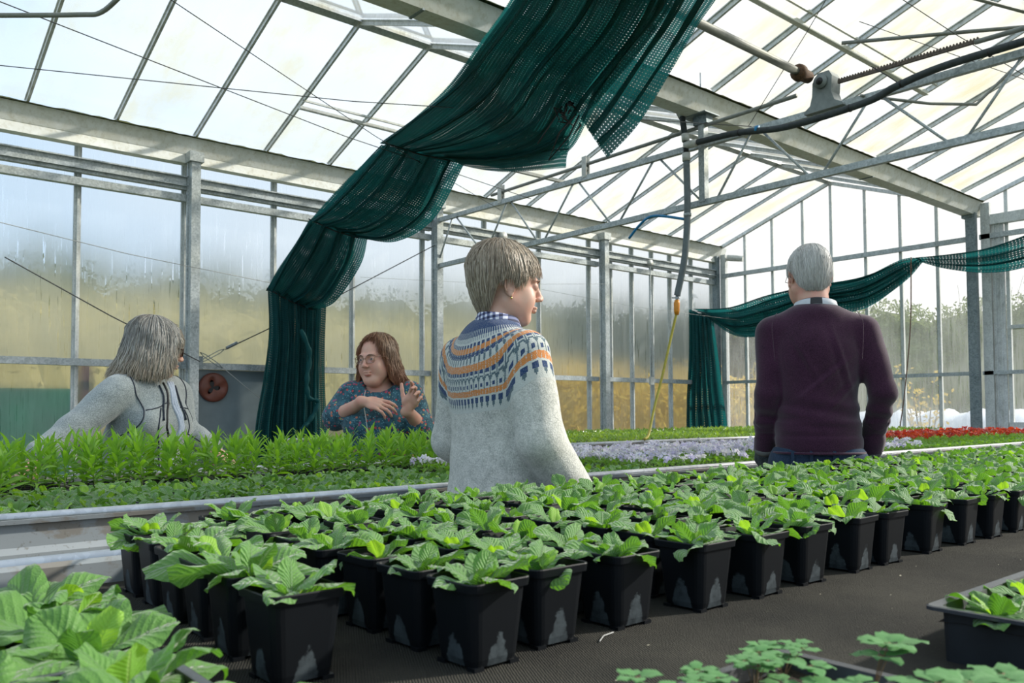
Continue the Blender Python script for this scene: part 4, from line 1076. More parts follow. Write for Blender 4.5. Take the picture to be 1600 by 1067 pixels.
# wires strung through the house
WIRES = [((0.2, 6.9, 3.47), (5.93, 3.9, 3.43), 0.0035, 'steel wire running level behind the net at the top left'),
         ((0.75, 5.35, 3.40), (5.9, 6.6, 3.36), 0.0035, 'dark wire slanting down from the top left behind the net'),
         ((1.1, 4.5, 3.42), (5.9, 7.1, 3.33), 0.003, 'fine wire crossing the dark wire at the upper left'),
         ((0.55, 7.2, 2.60), (3.80, 8.30, 2.45), 0.0035, 'thin line sloping to the corner where the net drops'),
         ((1.32, 8.28, 2.44), (3.01, 8.29, 1.60), 0.006, 'bracing rod slanting down to the post behind the grey-haired person'),
         ((3.30, 8.38, 1.74), (5.90, 8.38, 3.14), 0.006, 'bracing rod rising from the turnbuckle behind the hanging net'),
         ((3.20, 8.40, 1.62), (3.85, 8.40, 1.12), 0.004, 'pale guy wire across the grey wall panel'),
         ((4.80, 8.27, 2.62), (9.0, 8.28, 2.95), 0.002, 'thin line along the side wall behind the patterned sweater'),
         ((6.0, 7.9, 2.72), (11.7, 7.6, 2.5), 0.002, 'fine line stretched low across the far corner'),
         ((5.3, 2.5, 4.35), (5.95, 3.94, 3.45), 0.003, 'thin wire from the right roof to the truss post'),
         ((6.4, 3.2, 4.2), (9.3, 1.6, 3.5), 0.003, 'thin wire falling towards the right edge'),
         ((4.8, 2.6, 3.95), (7.3, 2.1, 3.5), 0.003, 'thin wire crossing above the toothed rack')]
for a, b, r, lab in WIRES:
    a, b = Vector(a), Vector(b); mid = (a+b)/2-Vector((0, 0, 0.01*(b-a).length))
    o = MB().tube([a, mid, b], r, 5).build('wire', M['wire_pale'] if 'line' in lab or 'pale' in lab else M['wire']); tag(o, lab, 'wire')
tb = thing('turnbuckle', 'steel turnbuckle where the bracing rods cross beside the post', 'turnbuckle', (3.15, 8.40, 1.66))
mb = MB()
for (a, b) in (((3.05, 8.40, 1.60), (3.30, 8.40, 1.745)), ((3.05, 8.40, 1.70), (3.28, 8.40, 1.55))):
    a, b = Vector(a), Vector(b); d = (b-a); s = Vector((-d.z, 0, d.x)).normalized()*0.014
    mb.tube([a, a+d*0.2+s, a+d*0.8+s, b], 0.0045, 6); mb.tube([a, a+d*0.2-s, a+d*0.8-s, b], 0.0045, 6)
T(mb, 'frames', M['galv_dark'], True, tb); T(MB().beam((3.32, 8.40, 1.755), (3.43, 8.40, 1.815), 0.03, 0.03), 'sleeve', M['galv_dark'], False, tb)
mb = MB(); mb.box((3.03, 8.38, 1.53), (3.075, 8.39, 1.66)); mb.box((2.86, 8.38, 1.53), (2.91, 8.39, 1.66)); T(mb, 'anchor_plate', M['galv_dark'], False, tb)
o = MB().tube(catmull([(11.1, 4.92, 3.10), (11.1, 4.95, 2.2), (11.1, 5.05, 1.3), (11.1, 5.12, 0.86)], 5), 0.008, 6).build('cord', simple('brown_cord', (0.16, 0.08, 0.05), 0.7), smooth=True)
tag(o, 'brown cord hanging in front of the gable glass from the far net', 'cord')
wp_ = thing('pull_rod', 'thin vertical rod on the side wall near the far corner post', 'rod', (9.95, 8.38, 1.6))
T(MB().tube([(9.95, 8.38, 1.60), (9.95, 8.38, 3.36)], 0.010, 6), 'rod', M['galv'], True, wp_)
T(MB().box((9.91, 8.36, 1.50), (9.99, 8.40, 1.62)), 'foot_plate', M['white_plastic'], False, wp_)
T(MB().tube([(9.95, 8.36, 3.38), (9.95, 8.40, 3.38)], 0.05, 14), 'pulley', M['white_plastic'], True, wp_)
o = MB().tube([(7.0, 8.36, 3.40), (7.0, 8.42, 3.40)], 0.055, 14).build('pulley', M['white_plastic'], smooth=True); tag(o, 'round pale pulley on the upper channel just above the short-haired head', 'pulley')

# ------------------------------------------------------------------ shade nets
def cloth(stations, folds, amp, nu, nv, seed, par, name, mat, dirv, width=2.2, fine=0.35, taper=None):
    """a gathered net hung between measured stations: each station is (left edge point, right edge point)"""
    rng = random.Random(seed)
    Ls = catmull([s[0] for s in stations], nu); Rs = catmull([s[1] for s in stations], nu)
    dirv = Vector(dirv).normalized(); P = []; uvs = []
    ph = [rng.uniform(0, 6.28) for _ in range(6)]; N_ = len(Ls); s_acc = 0
    for i in range(N_):
        if i: s_acc += ((Ls[i]-Ls[i-1]).length+(Rs[i]-Rs[i-1]).length)/2
        w = (Rs[i]-Ls[i]).length; row = []
        A = amp*(taper(i/(N_-1)) if taper else 1)
        for k in range(nv+1):
            t = k/nv
            # folds run lengthwise and wander slowly
            x = t*folds*2*PI + 0.9*math.sin(s_acc*1.3+ph[0]) + 0.5*math.sin(t*7+s_acc*0.8+ph[1])
            h = math.sin(x)+0.45*math.sin(x*2.1+ph[2]+s_acc*0.6)+fine*math.sin(x*4.3+ph[3]-s_acc)
            across = 0.012*math.cos(x)*A/max(amp, 1e-6)*4
            q = Ls[i].lerp(Rs[i], t) + dirv*(A*h*(0.35+0.65*math.sin(PI*min(1, t*1.02))**0.5)) + (Rs[i]-Ls[i]).normalized()*across
            row.append(q); uvs.append((t*width, s_acc))
        P.append(row)
    mb = MB(); mb.grid(P, uvs); o = mb.build(name, mat, par, True)
    if par is not None: o.data.transform(Matrix.Translation(-par.location))
    return o
# gathered nets: each station is (one edge, other edge) in metres
DROP = [((3.637, 8.150, 2.373), (4.272, 8.100, 2.254)), ((3.662, 8.150, 1.913), (4.252, 8.100, 1.772)), ((3.588, 8.100, 1.448), (4.247, 8.100, 1.396)), ((3.476, 8.050, 0.944), (4.230, 8.050, 0.933)), ((3.466, 8.050, 0.486), (4.248, 8.050, 0.446))]
SEG_A = [((3.637, 8.150, 2.373), (4.123, 8.100, 2.181)), ((3.644, 8.000, 2.520), (4.256, 7.900, 2.266)), ((3.653, 7.700, 2.717), (4.358, 7.600, 2.610)), ((3.671, 7.300, 2.942), (4.213, 7.200, 2.838))]
SEG_B = [((3.671, 7.300, 2.942), (4.156, 7.200, 2.805)), ((3.668, 7.000, 3.031), (4.394, 6.900, 2.762)), ((3.729, 6.600, 3.230), (4.546, 6.500, 2.939)), ((3.755, 6.100, 3.401), (4.514, 6.000, 3.358))]
SEG_C = [((3.755, 6.100, 3.401), (4.428, 6.000, 3.341)), ((3.632, 5.500, 3.414), (4.526, 5.300, 3.163)), ((3.490, 4.750, 3.454), (4.449, 4.600, 3.102)), ((3.291, 4.100, 3.492), (4.182, 4.000, 3.241)), ((3.105, 3.600, 3.506), (4.085, 3.450, 3.475)), ((2.826, 3.050, 3.531), (3.627, 2.700, 3.571))]
SEG_D = [((4.124, 4.100, 3.165), (4.381, 4.100, 2.943)), ((4.068, 3.950, 3.288), (4.560, 3.950, 3.177)), ((4.001, 3.650, 3.435), (4.529, 3.600, 3.455)), ((3.910, 3.300, 3.532), (4.254, 3.200, 3.499)), ((3.534, 2.800, 3.510), (3.895, 2.750, 3.469)), ((3.310, 2.500, 3.531), (3.597, 2.400, 3.496))]
FLAP = [((4.229, 5.900, 3.359), (4.403, 5.900, 3.301)), ((4.319, 5.300, 3.408), (4.455, 5.300, 3.128)), ((4.366, 4.800, 3.389), (4.431, 4.800, 3.010)), ((4.358, 4.400, 3.302), (4.287, 4.400, 2.901))]
FAR_DROP = [((11.100, 8.506, 2.754), (11.100, 8.092, 2.549)), ((11.100, 8.532, 1.956), (11.100, 8.005, 1.928)), ((11.100, 8.594, 1.328), (11.100, 7.931, 1.316)), ((11.100, 8.616, 0.824), (11.100, 7.867, 0.832)), ((11.100, 8.621, 0.489), (11.100, 7.861, 0.511))]
FAR_A = [((11.150, 8.505, 2.779), (11.150, 8.277, 2.652)), ((11.150, 7.785, 2.728), (11.150, 7.674, 2.294)), ((11.150, 7.094, 2.835), (11.150, 7.050, 2.287)), ((11.150, 6.356, 2.903), (11.150, 6.415, 2.499)), ((11.150, 5.680, 2.948), (11.150, 5.598, 2.529)), ((11.150, 5.099, 3.106), (11.150, 5.064, 2.800)), ((11.150, 4.839, 3.094), (11.150, 4.807, 3.039))]
FAR_B = [((11.150, 4.888, 3.101), (11.150, 4.824, 3.032)), ((11.150, 4.485, 3.084), (11.150, 4.489, 2.911)), ((11.150, 4.029, 3.088), (11.150, 4.036, 2.802)), ((11.150, 3.600, 3.169), (11.150, 3.609, 2.807)), ((11.150, 3.066, 3.297), (11.150, 3.076, 2.964)), ((11.150, 2.579, 3.244), (11.150, 2.582, 3.137))]

net = thing('shade_net', 'large gathered dark green shade net draped from the roof down the side wall', 'net', (3.9, 8.10, 0.45))
TOW = (-0.35, -0.80, -0.35)   # folds bulge down and toward the aisle
cloth(SEG_C, 5, 0.050, 22, 110, 3, net, 'draped_net', M['screen'], TOW, 1.60, 0.5)
cloth([((Vector(a)+Vector((0.03, 0.12, 0.03))), (Vector(b)+Vector((-0.04, 0.12, 0.03)))) for a, b in SEG_C], 4, 0.040, 18, 90, 13, net, 'draped_net', M['screen'], TOW, 1.30, 0.3)
cloth(SEG_B, 4, 0.050, 16, 90, 5, net, 'draped_net', M['screen'], TOW, 1.30, 0.35)
cloth([((Vector(a)+Vector((0.06, 0.12, 0.02))), (Vector(b)+Vector((-0.05, 0.10, 0.04)))) for a, b in SEG_B], 3, 0.035, 12, 70, 15, net, 'draped_net', M['screen'], TOW, 1.10, 0.2)
cloth(SEG_A, 4, 0.050, 16, 90, 6, net, 'draped_net', M['screen'], TOW, 1.20, 0.35)
cloth([((Vector(a)+Vector((0.03, 0.12, 0.0))), (Vector(b)+Vector((-0.06, 0.10, 0.04)))) for a, b in SEG_A], 3, 0.035, 12, 70, 16, net, 'draped_net', M['screen'], TOW, 1.10, 0.2)
cloth(DROP, 6, 0.055, 14, 130, 8, net, 'hanging_net', M['screen'], (-0.3, -1, 0), 1.40, 0.5, taper=lambda t: 0.5+0.7*t)
cloth([((Vector(a)+Vector((0.10, 0.10, -0.02))), (Vector(b)+Vector((-0.04, 0.10, 0.0)))) for a, b in DROP], 5, 0.035, 10, 80, 18, net, 'hanging_net', M['screen'], (-0.3, -1, 0), 1.10, 0.3)
cloth(FLAP, 2, 0.020, 12, 40, 9, net, 'loose_flap', M['screen'], TOW, 0.40, 0.2)
cloth(SEG_D, 3, 0.028, 18, 60, 10, net, 'torn_corner', M['screen'], TOW, 0.65, 0.3)
# crumpled folded hem lying against the drop
mb = MB(); hem = catmull([(3.93, 7.97, 1.95), (4.02, 7.95, 1.70), (3.98, 7.93, 1.45), (4.00, 7.93, 1.25), (4.10, 7.92, 1.20), (4.02, 7.93, 1.02), (3.92, 7.94, 0.92)], 6)
mb.tube(hem, [0.02+0.022*abs(math.sin(i*0.9)) for i in range(len(hem))], 12, True, 0.6); o = mb.build('folded_hem', M['screen'], net, True); o.data.transform(Matrix.Translation(-net.location))
for lo, p in enumerate((SEG_A[0], SEG_B[0], SEG_C[0])):
    a, b = Vector(p[0]), Vector(p[1]); o = MB().tube([a, a.lerp(b, 0.5)-Vector((0, 0, 0.02)), b], 0.006, 6).build('gather_cord', M['black'], net, True); o.data.transform(Matrix.Translation(-net.location))
# knots, loops and cords at the tear
kn = Vector(SEG_D[0][0])
mb = MB(); r3 = random.Random(4)
for i in range(9):
    p = kn+Vector((r3.gauss(-0.06, 0.06), r3.gauss(0.03, 0.05), r3.gauss(0.03, 0.04)))
    mb.tube([p, p+Vector((r3.gauss(0, 0.05), 0, r3.gauss(0, 0.03))), p+Vector((r3.gauss(0.03, 0.06), 0.02, r3.gauss(-0.04, 0.05)))], [0.006, 0.009, 0.003], 5)
mb.tube([kn+Vector((-0.03, 0, 0)), kn+Vector((-0.10, 0.1, -0.12)), kn+Vector((-0.06, 0.25, -0.27)), kn+Vector((0.0, 0.1, -0.12)), kn+Vector((0.0, 0, 0))], 0.006, 6)
mb.tube([kn+Vector((-0.12, 0.05, 0.05)), kn+Vector((-0.20, 0.1, -0.10)), kn+Vector((-0.26, 0.15, -0.22))], 0.005, 5)
o = mb.build('knotted_cord', M['black'], net, True); o.data.transform(Matrix.Translation(-net.location))

far = thing('shade_net', 'far green shade net swagged before the gable glass and hanging at the corner', 'net', (11.1, 8.3, 0.5))
TF = (-1, 0, -0.15)
cloth(FAR_DROP, 6, 0.05, 10, 100, 21, far, 'hanging_net', M['screen_b'], TF, 1.20, 0.4)
cloth(FAR_A, 3, 0.05, 12, 60, 22, far, 'swag', M['screen_b'], TF, 1.00, 0.4, taper=lambda t: 0.25+math.sin(PI*min(1, t+0.08)))
cloth(FAR_B, 3, 0.05, 12, 60, 23, far, 'swag', M['screen_b'], TF, 0.90, 0.4, taper=lambda t: 0.2+t)
cloth([((Vector(a)+Vector((0.10, 0, 0))), (Vector(b)+Vector((0.08, 0, 0.03)))) for a, b in FAR_A], 2, 0.03, 10, 40, 24, far, 'swag', M['screen_b'], TF, 0.70, 0.2, taper=lambda t: 0.25+math.sin(PI*min(1, t+0.08)))
# ------------------------------------------------------------------ organic modelling: distance field -> one smooth mesh
class Field:
    def __init__(s, xs, ys, zs):
        s.xs, s.ys, s.zs = [np.asarray(a, np.float32) for a in (xs, ys, zs)]
        s.v = np.full((len(s.xs), len(s.ys), len(s.zs)), 0.5, np.float32)
    def sub(s, lo, hi):
        sl = []
        for a, l, h in zip((s.xs, s.ys, s.zs), lo, hi):
            i0 = max(0, int(np.searchsorted(a, l))-1); i1 = min(len(a), int(np.searchsorted(a, h))+1)
            if i1 <= i0: return None
            sl.append(slice(i0, i1))
        X = s.xs[sl[0]][:, None, None]; Y = s.ys[sl[1]][None, :, None]; Z = s.zs[sl[2]][None, None, :]
        return tuple(sl), X, Y, Z
    def merge(s, sl, d, k, op):
        a = s.v[sl]
        if op == 'sub':
            d = -d; h = np.clip(0.5-0.5*(a-d)/k, 0, 1) if k > 0 else (a < d)
            s.v[sl] = (a*(1-h)+d*h + k*h*(1-h)) if k > 0 else np.maximum(a, d)
        else:
            if k > 0:
                h = np.clip(0.5+0.5*(d-a)/k, 0, 1); s.v[sl] = d*(1-h)+a*h-k*h*(1-h)
            else: s.v[sl] = np.minimum(a, d)
    def ell(s, c, r, k=0.02, R=None, op='add', pad=0.03):
        c = np.array(c, np.float32); m = max(r) if R is not None else None
        ext = np.array([m]*3 if m else r)+k+pad
        g = s.sub(c-ext, c+ext)
        if g is None: return s
        sl, X, Y, Z = g; X = X-c[0]; Y = Y-c[1]; Z = Z-c[2]
        if R is not None:
            R = np.array(R.transposed(), np.float32)[:3, :3]
            X, Y, Z = R[0, 0]*X+R[0, 1]*Y+R[0, 2]*Z, R[1, 0]*X+R[1, 1]*Y+R[1, 2]*Z, R[2, 0]*X+R[2, 1]*Y+R[2, 2]*Z
        k0 = np.sqrt((X/r[0])**2+(Y/r[1])**2+(Z/r[2])**2)+1e-6; k1 = np.sqrt((X/r[0]**2)**2+(Y/r[1]**2)**2+(Z/r[2]**2)**2)+1e-6
        s.merge(sl, k0*(k0-1)/k1, k, op); return s
    def cone(s, a, b, ra, rb, k=0.02, op='add', flat=None):
        a = np.array(a, np.float32); b = np.array(b, np.float32); m = max(ra, rb)+k+0.03
        g = s.sub(np.minimum(a, b)-m, np.maximum(a, b)+m)
        if g is None: return s
        sl, X, Y, Z = g; d = b-a; L2 = float(d@d)+1e-9
        t = np.clip(((X-a[0])*d[0]+(Y-a[1])*d[1]+(Z-a[2])*d[2])/L2, 0, 1)
        dist = np.sqrt((X-a[0]-t*d[0])**2+(Y-a[1]-t*d[1])**2+(Z-a[2]-t*d[2])**2)-(ra+(rb-ra)*t)
        s.merge(sl, dist, k, op); return s
    def chain(s, pts, rs, k=0.02):
        for i in range(len(pts)-1): s.cone(pts[i], pts[i+1], rs[i], rs[i+1], k)
        return s
    def mesh(s):
        v = s.v; nx, ny, nz = v.shape; inside = v < 0
        c = [inside[i:nx-1+i, j:ny-1+j, k:nz-1+k] for i in (0, 1) for j in (0, 1) for k in (0, 1)]
        cnt = sum(x.astype(np.int8) for x in c); cells = np.argwhere((cnt > 0) & (cnt < 8))
        if len(cells) == 0: return np.zeros((0, 3)), np.zeros((0, 4), int)
        idx = np.full((nx-1, ny-1, nz-1), -1, np.int32); idx[tuple(cells.T)] = np.arange(len(cells))
        P = np.zeros((len(cells), 3)); W = np.zeros(len(cells)); ax = (s.xs, s.ys, s.zs)
        for d in range(3):
            o = [e for e in range(3) if e != d]
            for p in (0, 1):
                for q in (0, 1):
                    A = cells.copy(); A[:, o[0]] += p; A[:, o[1]] += q; B = A.copy(); B[:, d] += 1
                    va = v[tuple(A.T)]; vb = v[tuple(B.T)]; m = (va < 0) != (vb < 0); t = va[m]/(va[m]-vb[m])
                    for e in range(3):
                        ca = ax[e][A[m, e]]; cb = ax[e][B[m, e]]; P[m, e] += ca+(cb-ca)*t
                    W[m] += 1
        P /= W[:, None]; F = []
        for d in range(3):
            o = [(d+1) % 3, (d+2) % 3]
            sh = [nx, ny, nz]; sl = [slice(0, n) for n in sh]; sa = list(sl); sb = list(sl)
            sa[d] = slice(0, sh[d]-1); sb[d] = slice(1, sh[d])
            m = inside[tuple(sa)] != inside[tuple(sb)]; E = np.argwhere(m)
            E = E[(E[:, o[0]] > 0) & (E[:, o[1]] > 0) & (E[:, o[0]] < sh[o[0]]-1) & (E[:, o[1]] < sh[o[1]]-1)]
            flip = inside[tuple(E.T)]
            q = []
            for p0, p1 in ((-1, -1), (0, -1), (0, 0), (-1, 0)):
                G = E.copy(); G[:, o[0]] += p0; G[:, o[1]] += p1; q.append(idx[tuple(G.T)])
            Q = np.stack(q, 1); Q[~flip] = Q[~flip][:, ::-1]; F.append(Q)
        F = np.concatenate(F); F = F[(F >= 0).all(1)]
        return P, F
def np_mesh(name, P, F, mats, uv=None, smooth=True):
    me = bpy.data.meshes.new(name); me.vertices.add(len(P)); me.vertices.foreach_set('co', np.asarray(P, np.float32).ravel())
    n = len(F); me.loops.add(n*4); me.polygons.add(n)
    me.polygons.foreach_set('loop_start', np.arange(0, n*4, 4)); me.loops.foreach_set('vertex_index', F.astype(np.int32).ravel())
    if uv is not None:
        ul = me.uv_layers.new(name='UVMap'); ul.data.foreach_set('uv', uv[F.ravel()].astype(np.float32).ravel())
    me.polygons.foreach_set('use_smooth', [smooth]*n)
    for m in (mats if isinstance(mats, list) else [mats]): me.materials.append(m)
    me.update(calc_edges=True); me.validate(); return me
def axis_(lo, hi, step, fine=()):
    out = []; z = lo
    while z < hi:
        out.append(z); st = step
        for a, b, s in fine:
            if a <= z < b: st = s
        z += st
    return out
# ------------------------------------------------------------------ materials for people
def mk_skin(name, base, red):
    N = NT(name); p = N.co(); n1 = N.noise(p, 28.0, 3.0); n2 = N.noise(p, 420.0, 3.0)
    col = N.ramp(n1, [(0.35, base), (0.70, red)])
    return N.done(N.bsdf(Base_Color=col, Roughness=0.5, Subsurface_Weight=0.12, Subsurface_Radius=(0.010, 0.004, 0.002), Subsurface_Scale=0.6, Normal=N.bump(n2, 0.12, 0.001), Specular_IOR_Level=0.35))
def mk_hair(name, dark, mid, lite, tip=None):
    N = NT(name); uv = N.n('UVMap'); s = N.n('SeparateXYZ', {0: uv}, None)
    f = N.noise(N.mapv(uv, (150, 2.2, 1)), 1.0, 4.0, 0.65)
    col = N.ramp(f, [(0.28, dark), (0.5, mid), (0.72, lite)])
    if tip: col = N.mix(N.n('MapRange', {0: s.outputs[1], 1: 0.55, 2: 1.0, 3: 0.0, 4: 0.7}), col, tip)
    return N.done(N.bsdf(Base_Color=col, Roughness=0.45, Specular_IOR_Level=0.45, Normal=N.bump(f, 0.6, 0.003)))
def mk_knit(name, c1, c2, scale=330.0, fuzz=0.5, bump=0.5):
    N = NT(name); p = N.co(); n1 = N.noise(p, 240.0, 3.0, 0.7); n2 = N.noise(p, 9.0, 3.0)
    w = N.n('TexWave', {'Vector': N.mapv(p, (1, 1, 0.25)), 'Scale': scale/6.28, 'Distortion': 1.5, 'Detail': 1.0}, 1)
    f = N.math('ADD', N.math('MULTIPLY', n1, 0.75), N.math('MULTIPLY', n2, 0.25))
    col = N.ramp(f, [(0.32, c1), (0.66, c2)])
    h = N.math('ADD', N.math('MULTIPLY', w, 0.12), n1)
    return N.done(N.bsdf(Base_Color=col, Roughness=0.9, Sheen_Weight=fuzz, Sheen_Roughness=0.5, Normal=N.bump(h, bump, 0.003), Specular_IOR_Level=0.1))
SKIN = mk_skin('skin_light', (0.62, 0.40, 0.31), (0.64, 0.35, 0.27))
SKIN2 = mk_skin('skin_ruddy', (0.62, 0.37, 0.28), (0.64, 0.31, 0.24))
LIPS = simple('lips', (0.42, 0.13, 0.11), 0.45)
DENIM = mk_knit('dark_denim', (0.012, 0.022, 0.045), (0.035, 0.06, 0.10), 900.0, 0.1, 0.2)
SHOE = simple('boot_leather', (0.03, 0.025, 0.02), 0.6)
EYEW = simple('eye_white', (0.55, 0.50, 0.46), 0.4); IRIS = simple('iris', (0.035, 0.022, 0.015), 0.4)

def head_field(F, T, s=1.0, jaw=1.0, lid=0.004):
    """adds a head with brow, eye sockets, lids, nose, lips, chin and ears; T maps head space to body space"""
    R = T.to_3x3().normalized()
    c = lambda x, y, z: tuple(T @ Vector((x*s, y*s, z*s)))
    E = lambda x, y, z, a, b, d, k=0.02, op='add': F.ell(c(x, y, z), (a*s, b*s, d*s), k*s, R, op)
    K = lambda a, b, ra, rb, k=0.015, op='add': F.cone(c(*a), c(*b), ra*s, rb*s, k*s, op)
    E(0, -0.015, 0.034, 0.073, 0.092, 0.080); E(0, 0.028, -0.030, 0.058*jaw, 0.060, 0.080, 0.03)
    E(0, 0.058, -0.098, 0.024*jaw, 0.020, 0.017, 0.025)
    for q in (-1, 1):
        K((q*0.052*jaw, -0.004, -0.052), (q*0.022*jaw, 0.052, -0.096), 0.017, 0.015, 0.03)
        E(q*0.036*jaw, 0.060, -0.036, 0.022, 0.018, 0.024, 0.02)
        E(q*0.042, 0.036, -0.058, 0.019, 0.030, 0.032, 0.03)
        K((q*0.012, 0.084, 0.017), (q*0.040, 0.072, 0.019), 0.009, 0.008, 0.014)
    for q in (-1, 1): E(q*0.031, 0.092, 0.000, 0.016, 0.014, 0.012, 0.014, 'sub')
    for q in (-1, 1):
        E(q*0.031, 0.0745, 0.000, 0.0140, 0.0140, 0.0135, 0.004)
        E(q*0.031, 0.094, -0.001, 0.012, 0.012, lid, 0.002, 'sub')
    K((0, 0.086, 0.010), (0, 0.105, -0.028), 0.0070, 0.0095, 0.012); E(0, 0.105, -0.031, 0.0105, 0.010, 0.008, 0.008)
    for q in (-1, 1): E(q*0.0125, 0.099, -0.034, 0.0075, 0.010, 0.0065, 0.006); E(q*0.006, 0.106, -0.041, 0.003, 0.005, 0.003, 0.002, 'sub')
    E(0, 0.0895, -0.0605, 0.021, 0.010, 0.0055, 0.006); E(0, 0.0875, -0.0705, 0.019, 0.010, 0.0065, 0.006)
    E(0, 0.101, -0.0655, 0.020, 0.007, 0.0014, 0.001, 'sub')
    E(0, 0.089, -0.083, 0.020, 0.010, 0.004, 0.008, 'sub')
    for q in (-1, 1):
        F.ell(c(q*0.0745, -0.010, -0.010), (0.0075*s, 0.018*s, 0.031*s), 0.006*s, R @ Matrix.Rotation(-q*0.35, 3, 'Z') @ Matrix.Rotation(0.15, 3, 'X'))
        E(q*0.0835, -0.003, -0.006, 0.006, 0.008, 0.015, 0.003, 'sub')
        arc = [(q*(0.0795+0.004*math.sin(max(0, a_))), -0.010-0.0165*math.sin(a_), -0.005+0.0275*math.cos(a_)) for a_ in [math.radians(x_) for x_ in (-75, -45, -10, 30, 70, 110, 145)]]
        for p_, q_ in zip(arc[:-1], arc[1:]): K(p_, q_, 0.0030, 0.0030, 0.002)
        E(q*0.080, -0.006, -0.036, 0.0045, 0.007, 0.008, 0.004)
def ell_mesh(c, r, n=16, m=10):
    mb = MB(); R = []
    for i in range(m+1):
        th = PI*i/m; R.append([(c[0]+r[0]*math.sin(th)*math.cos(2*PI*k/n), c[1]+r[1]*math.sin(th)*math.sin(2*PI*k/n), c[2]+r[2]*math.cos(th)) for k in range(n)])
    mb.grid(R, close=True); return mb
def face_bits(root, T, s=1.0, brow=(0.12, 0.09, 0.07), iris=True, open_=0.0):
    """eyes, eyebrows and lips as small meshes of their own"""
    def put(mb, n, m):
        mb.v = [tuple(T @ (Vector(v)*s)) for v in mb.v]; mb.build(n, m, root, True)
    bm_ = simple('brow_hair', brow, 0.8)
    for q in (-1, 1):
        mb = ell_mesh((q*0.031, 0.0750, 0.0), (0.0122, 0.0122, 0.0122)); mb.cur = 1
        e2 = ell_mesh((q*0.031, 0.0858, -0.0005), (0.0052, 0.0022, 0.0052), 12, 6); mb.add(e2.v, e2.f)
        mb.v = [tuple(T @ (Vector(v)*s)) for v in mb.v]; mb.build('eye', [EYEW, IRIS], root, True)
        mb = MB(); mb.tube([(q*0.012, 0.0935, 0.0155), (q*0.024, 0.0925, 0.0215), (q*0.036, 0.086, 0.0205), (q*0.046, 0.077, 0.015)], [0.0018, 0.0028, 0.0024, 0.001], 6, True, 0.6); put(mb, 'eyebrow', bm_)
    mb = MB()
    for z0, w, rr in ((-0.0612-0*open_, 0.021, 0.0042), (-0.0698-open_, 0.019, 0.0048)):
        mb.tube([(lerp(-w, w, i/8), 0.0938-0.013*(abs(lerp(-1, 1, i/8))**2)-(0.002 if z0 < -0.065 else 0), z0+0.0015*(1-abs(lerp(-1, 1, i/8)))*(1 if z0 > -0.065 else -1)) for i in range(9)], [0.0006, rr*0.6, rr*0.85, rr, rr, rr, rr*0.85, rr*0.6, 0.0006], 8)
    put(mb, 'lips', LIPS)
def hair_build(root, T, mat, zend, th, flare, seed, s=1.0, n=1300, part=None, lift=0.004, wave=0.0, face=0.0, crown=(0, -0.028), tipr=0.02, wl=0.0010, rnd=0.0):
    """hair as a hugging cap plus many single tapered locks. zend(a): height of the tips at azimuth a (0 = face), flare(a): spread below the equator"""
    rng = random.Random(seed); cz = 0.034; rx, ry, rz = 0.073+th, 0.092+th, 0.080+th; Lq = 0.135
    def P(a, t, off=0.0, jz=0.0):
        ze = zend(a)+jz
        S = Lq+(cz-ze) if ze < cz else Lq*math.asin(max(0.0, min(1, 1-(ze-cz)/rz)))/(PI/2)
        u = t*S
        if u < Lq:
            th_ = u/Lq*PI/2; r = math.sin(th_); z = cz+(rz+off)*math.cos(th_); fl = 1.0
        else:
            d = u-Lq; r = 1.0; z = cz-d; fl = 1.0+flare(a)*(d/0.15)**1.6
        bl = math.cos(min(u/Lq, 1)*PI/2)
        wv = wave*math.sin(u*70+a*6)*min(1, u/0.1)
        return Vector(((rx+off+wv)*r*math.sin(a)*fl + crown[0]*bl, -0.015+(ry+off+wv)*r*math.cos(a)*fl+crown[1]*bl*0.6, z))
    mb = MB(); A = 72; B = 22; G = []; G2 = []; uv = []
    for i in range(A):
        a = 2*PI*i/A; jit = rng.uniform(-0.004, 0.004); row = [P(a, max(0.01, j/B), 0.0015*math.sin(i*2.7)+0.0015*math.sin(i*5.1), jit) for j in range(B+1)]
        G.append(row)
        G2.append([P(a, max(0.01, j/B), -th*0.8, jit) for j in range(B+1)])
    cols = [[G[i][j] for i in range(A)] for j in range(B+1)]+[[G2[i][j] for i in range(A)] for j in range(B, -1, -1)]
    uvs = [(i/A, min(j, 2*B+1-j)/B) for j in range(2*B+2) for i in range(A)]
    mb.grid(cols, uvs, True)
    for _ in range(n):
        a0 = rng.uniform(0, 2*PI); t0 = rng.uniform(0.0, 0.55); t1 = min(1.0, t0+rng.uniform(0.4, 0.9))
        if rng.random() < 0.45: t1 = 1.0
        dr = rng.gauss(0, 0.10); off0 = rng.uniform(0.0, lift); pts = []; m = 7; jz = rng.uniform(-1, 1)*tipr; u0 = a0/(2*PI)
        for j in range(m):
            t = lerp(t0, t1, j/(m-1)); a = a0+dr*(j/(m-1))**1.5
            pts.append(P(a, t, off0+rnd*rng.gauss(0, 1)*j/m + (lift*0.8*(j/(m-1))**2 if rng.random() < 0.3 else 0), jz*(j/(m-1))))
        w = wl*rng.uniform(0.7, 1.6); b = len(mb.f); k0 = len(mb.v)
        mb.tube(pts, [w*0.4, w, w*1.2, w*1.2, w, w*0.7, w*0.15], 3, False)
        uf = rng.random()
        for fi in range(b, len(mb.f)):
            mb.uv[fi] = [(uf, lerp(t0, t1, ((vi-k0)//3)/(m-1))) for vi in mb.f[fi]]
    mb.v = [tuple(T @ (Vector(v)*s)) for v in mb.v]
    return mb.build('hair', mat, root, True)
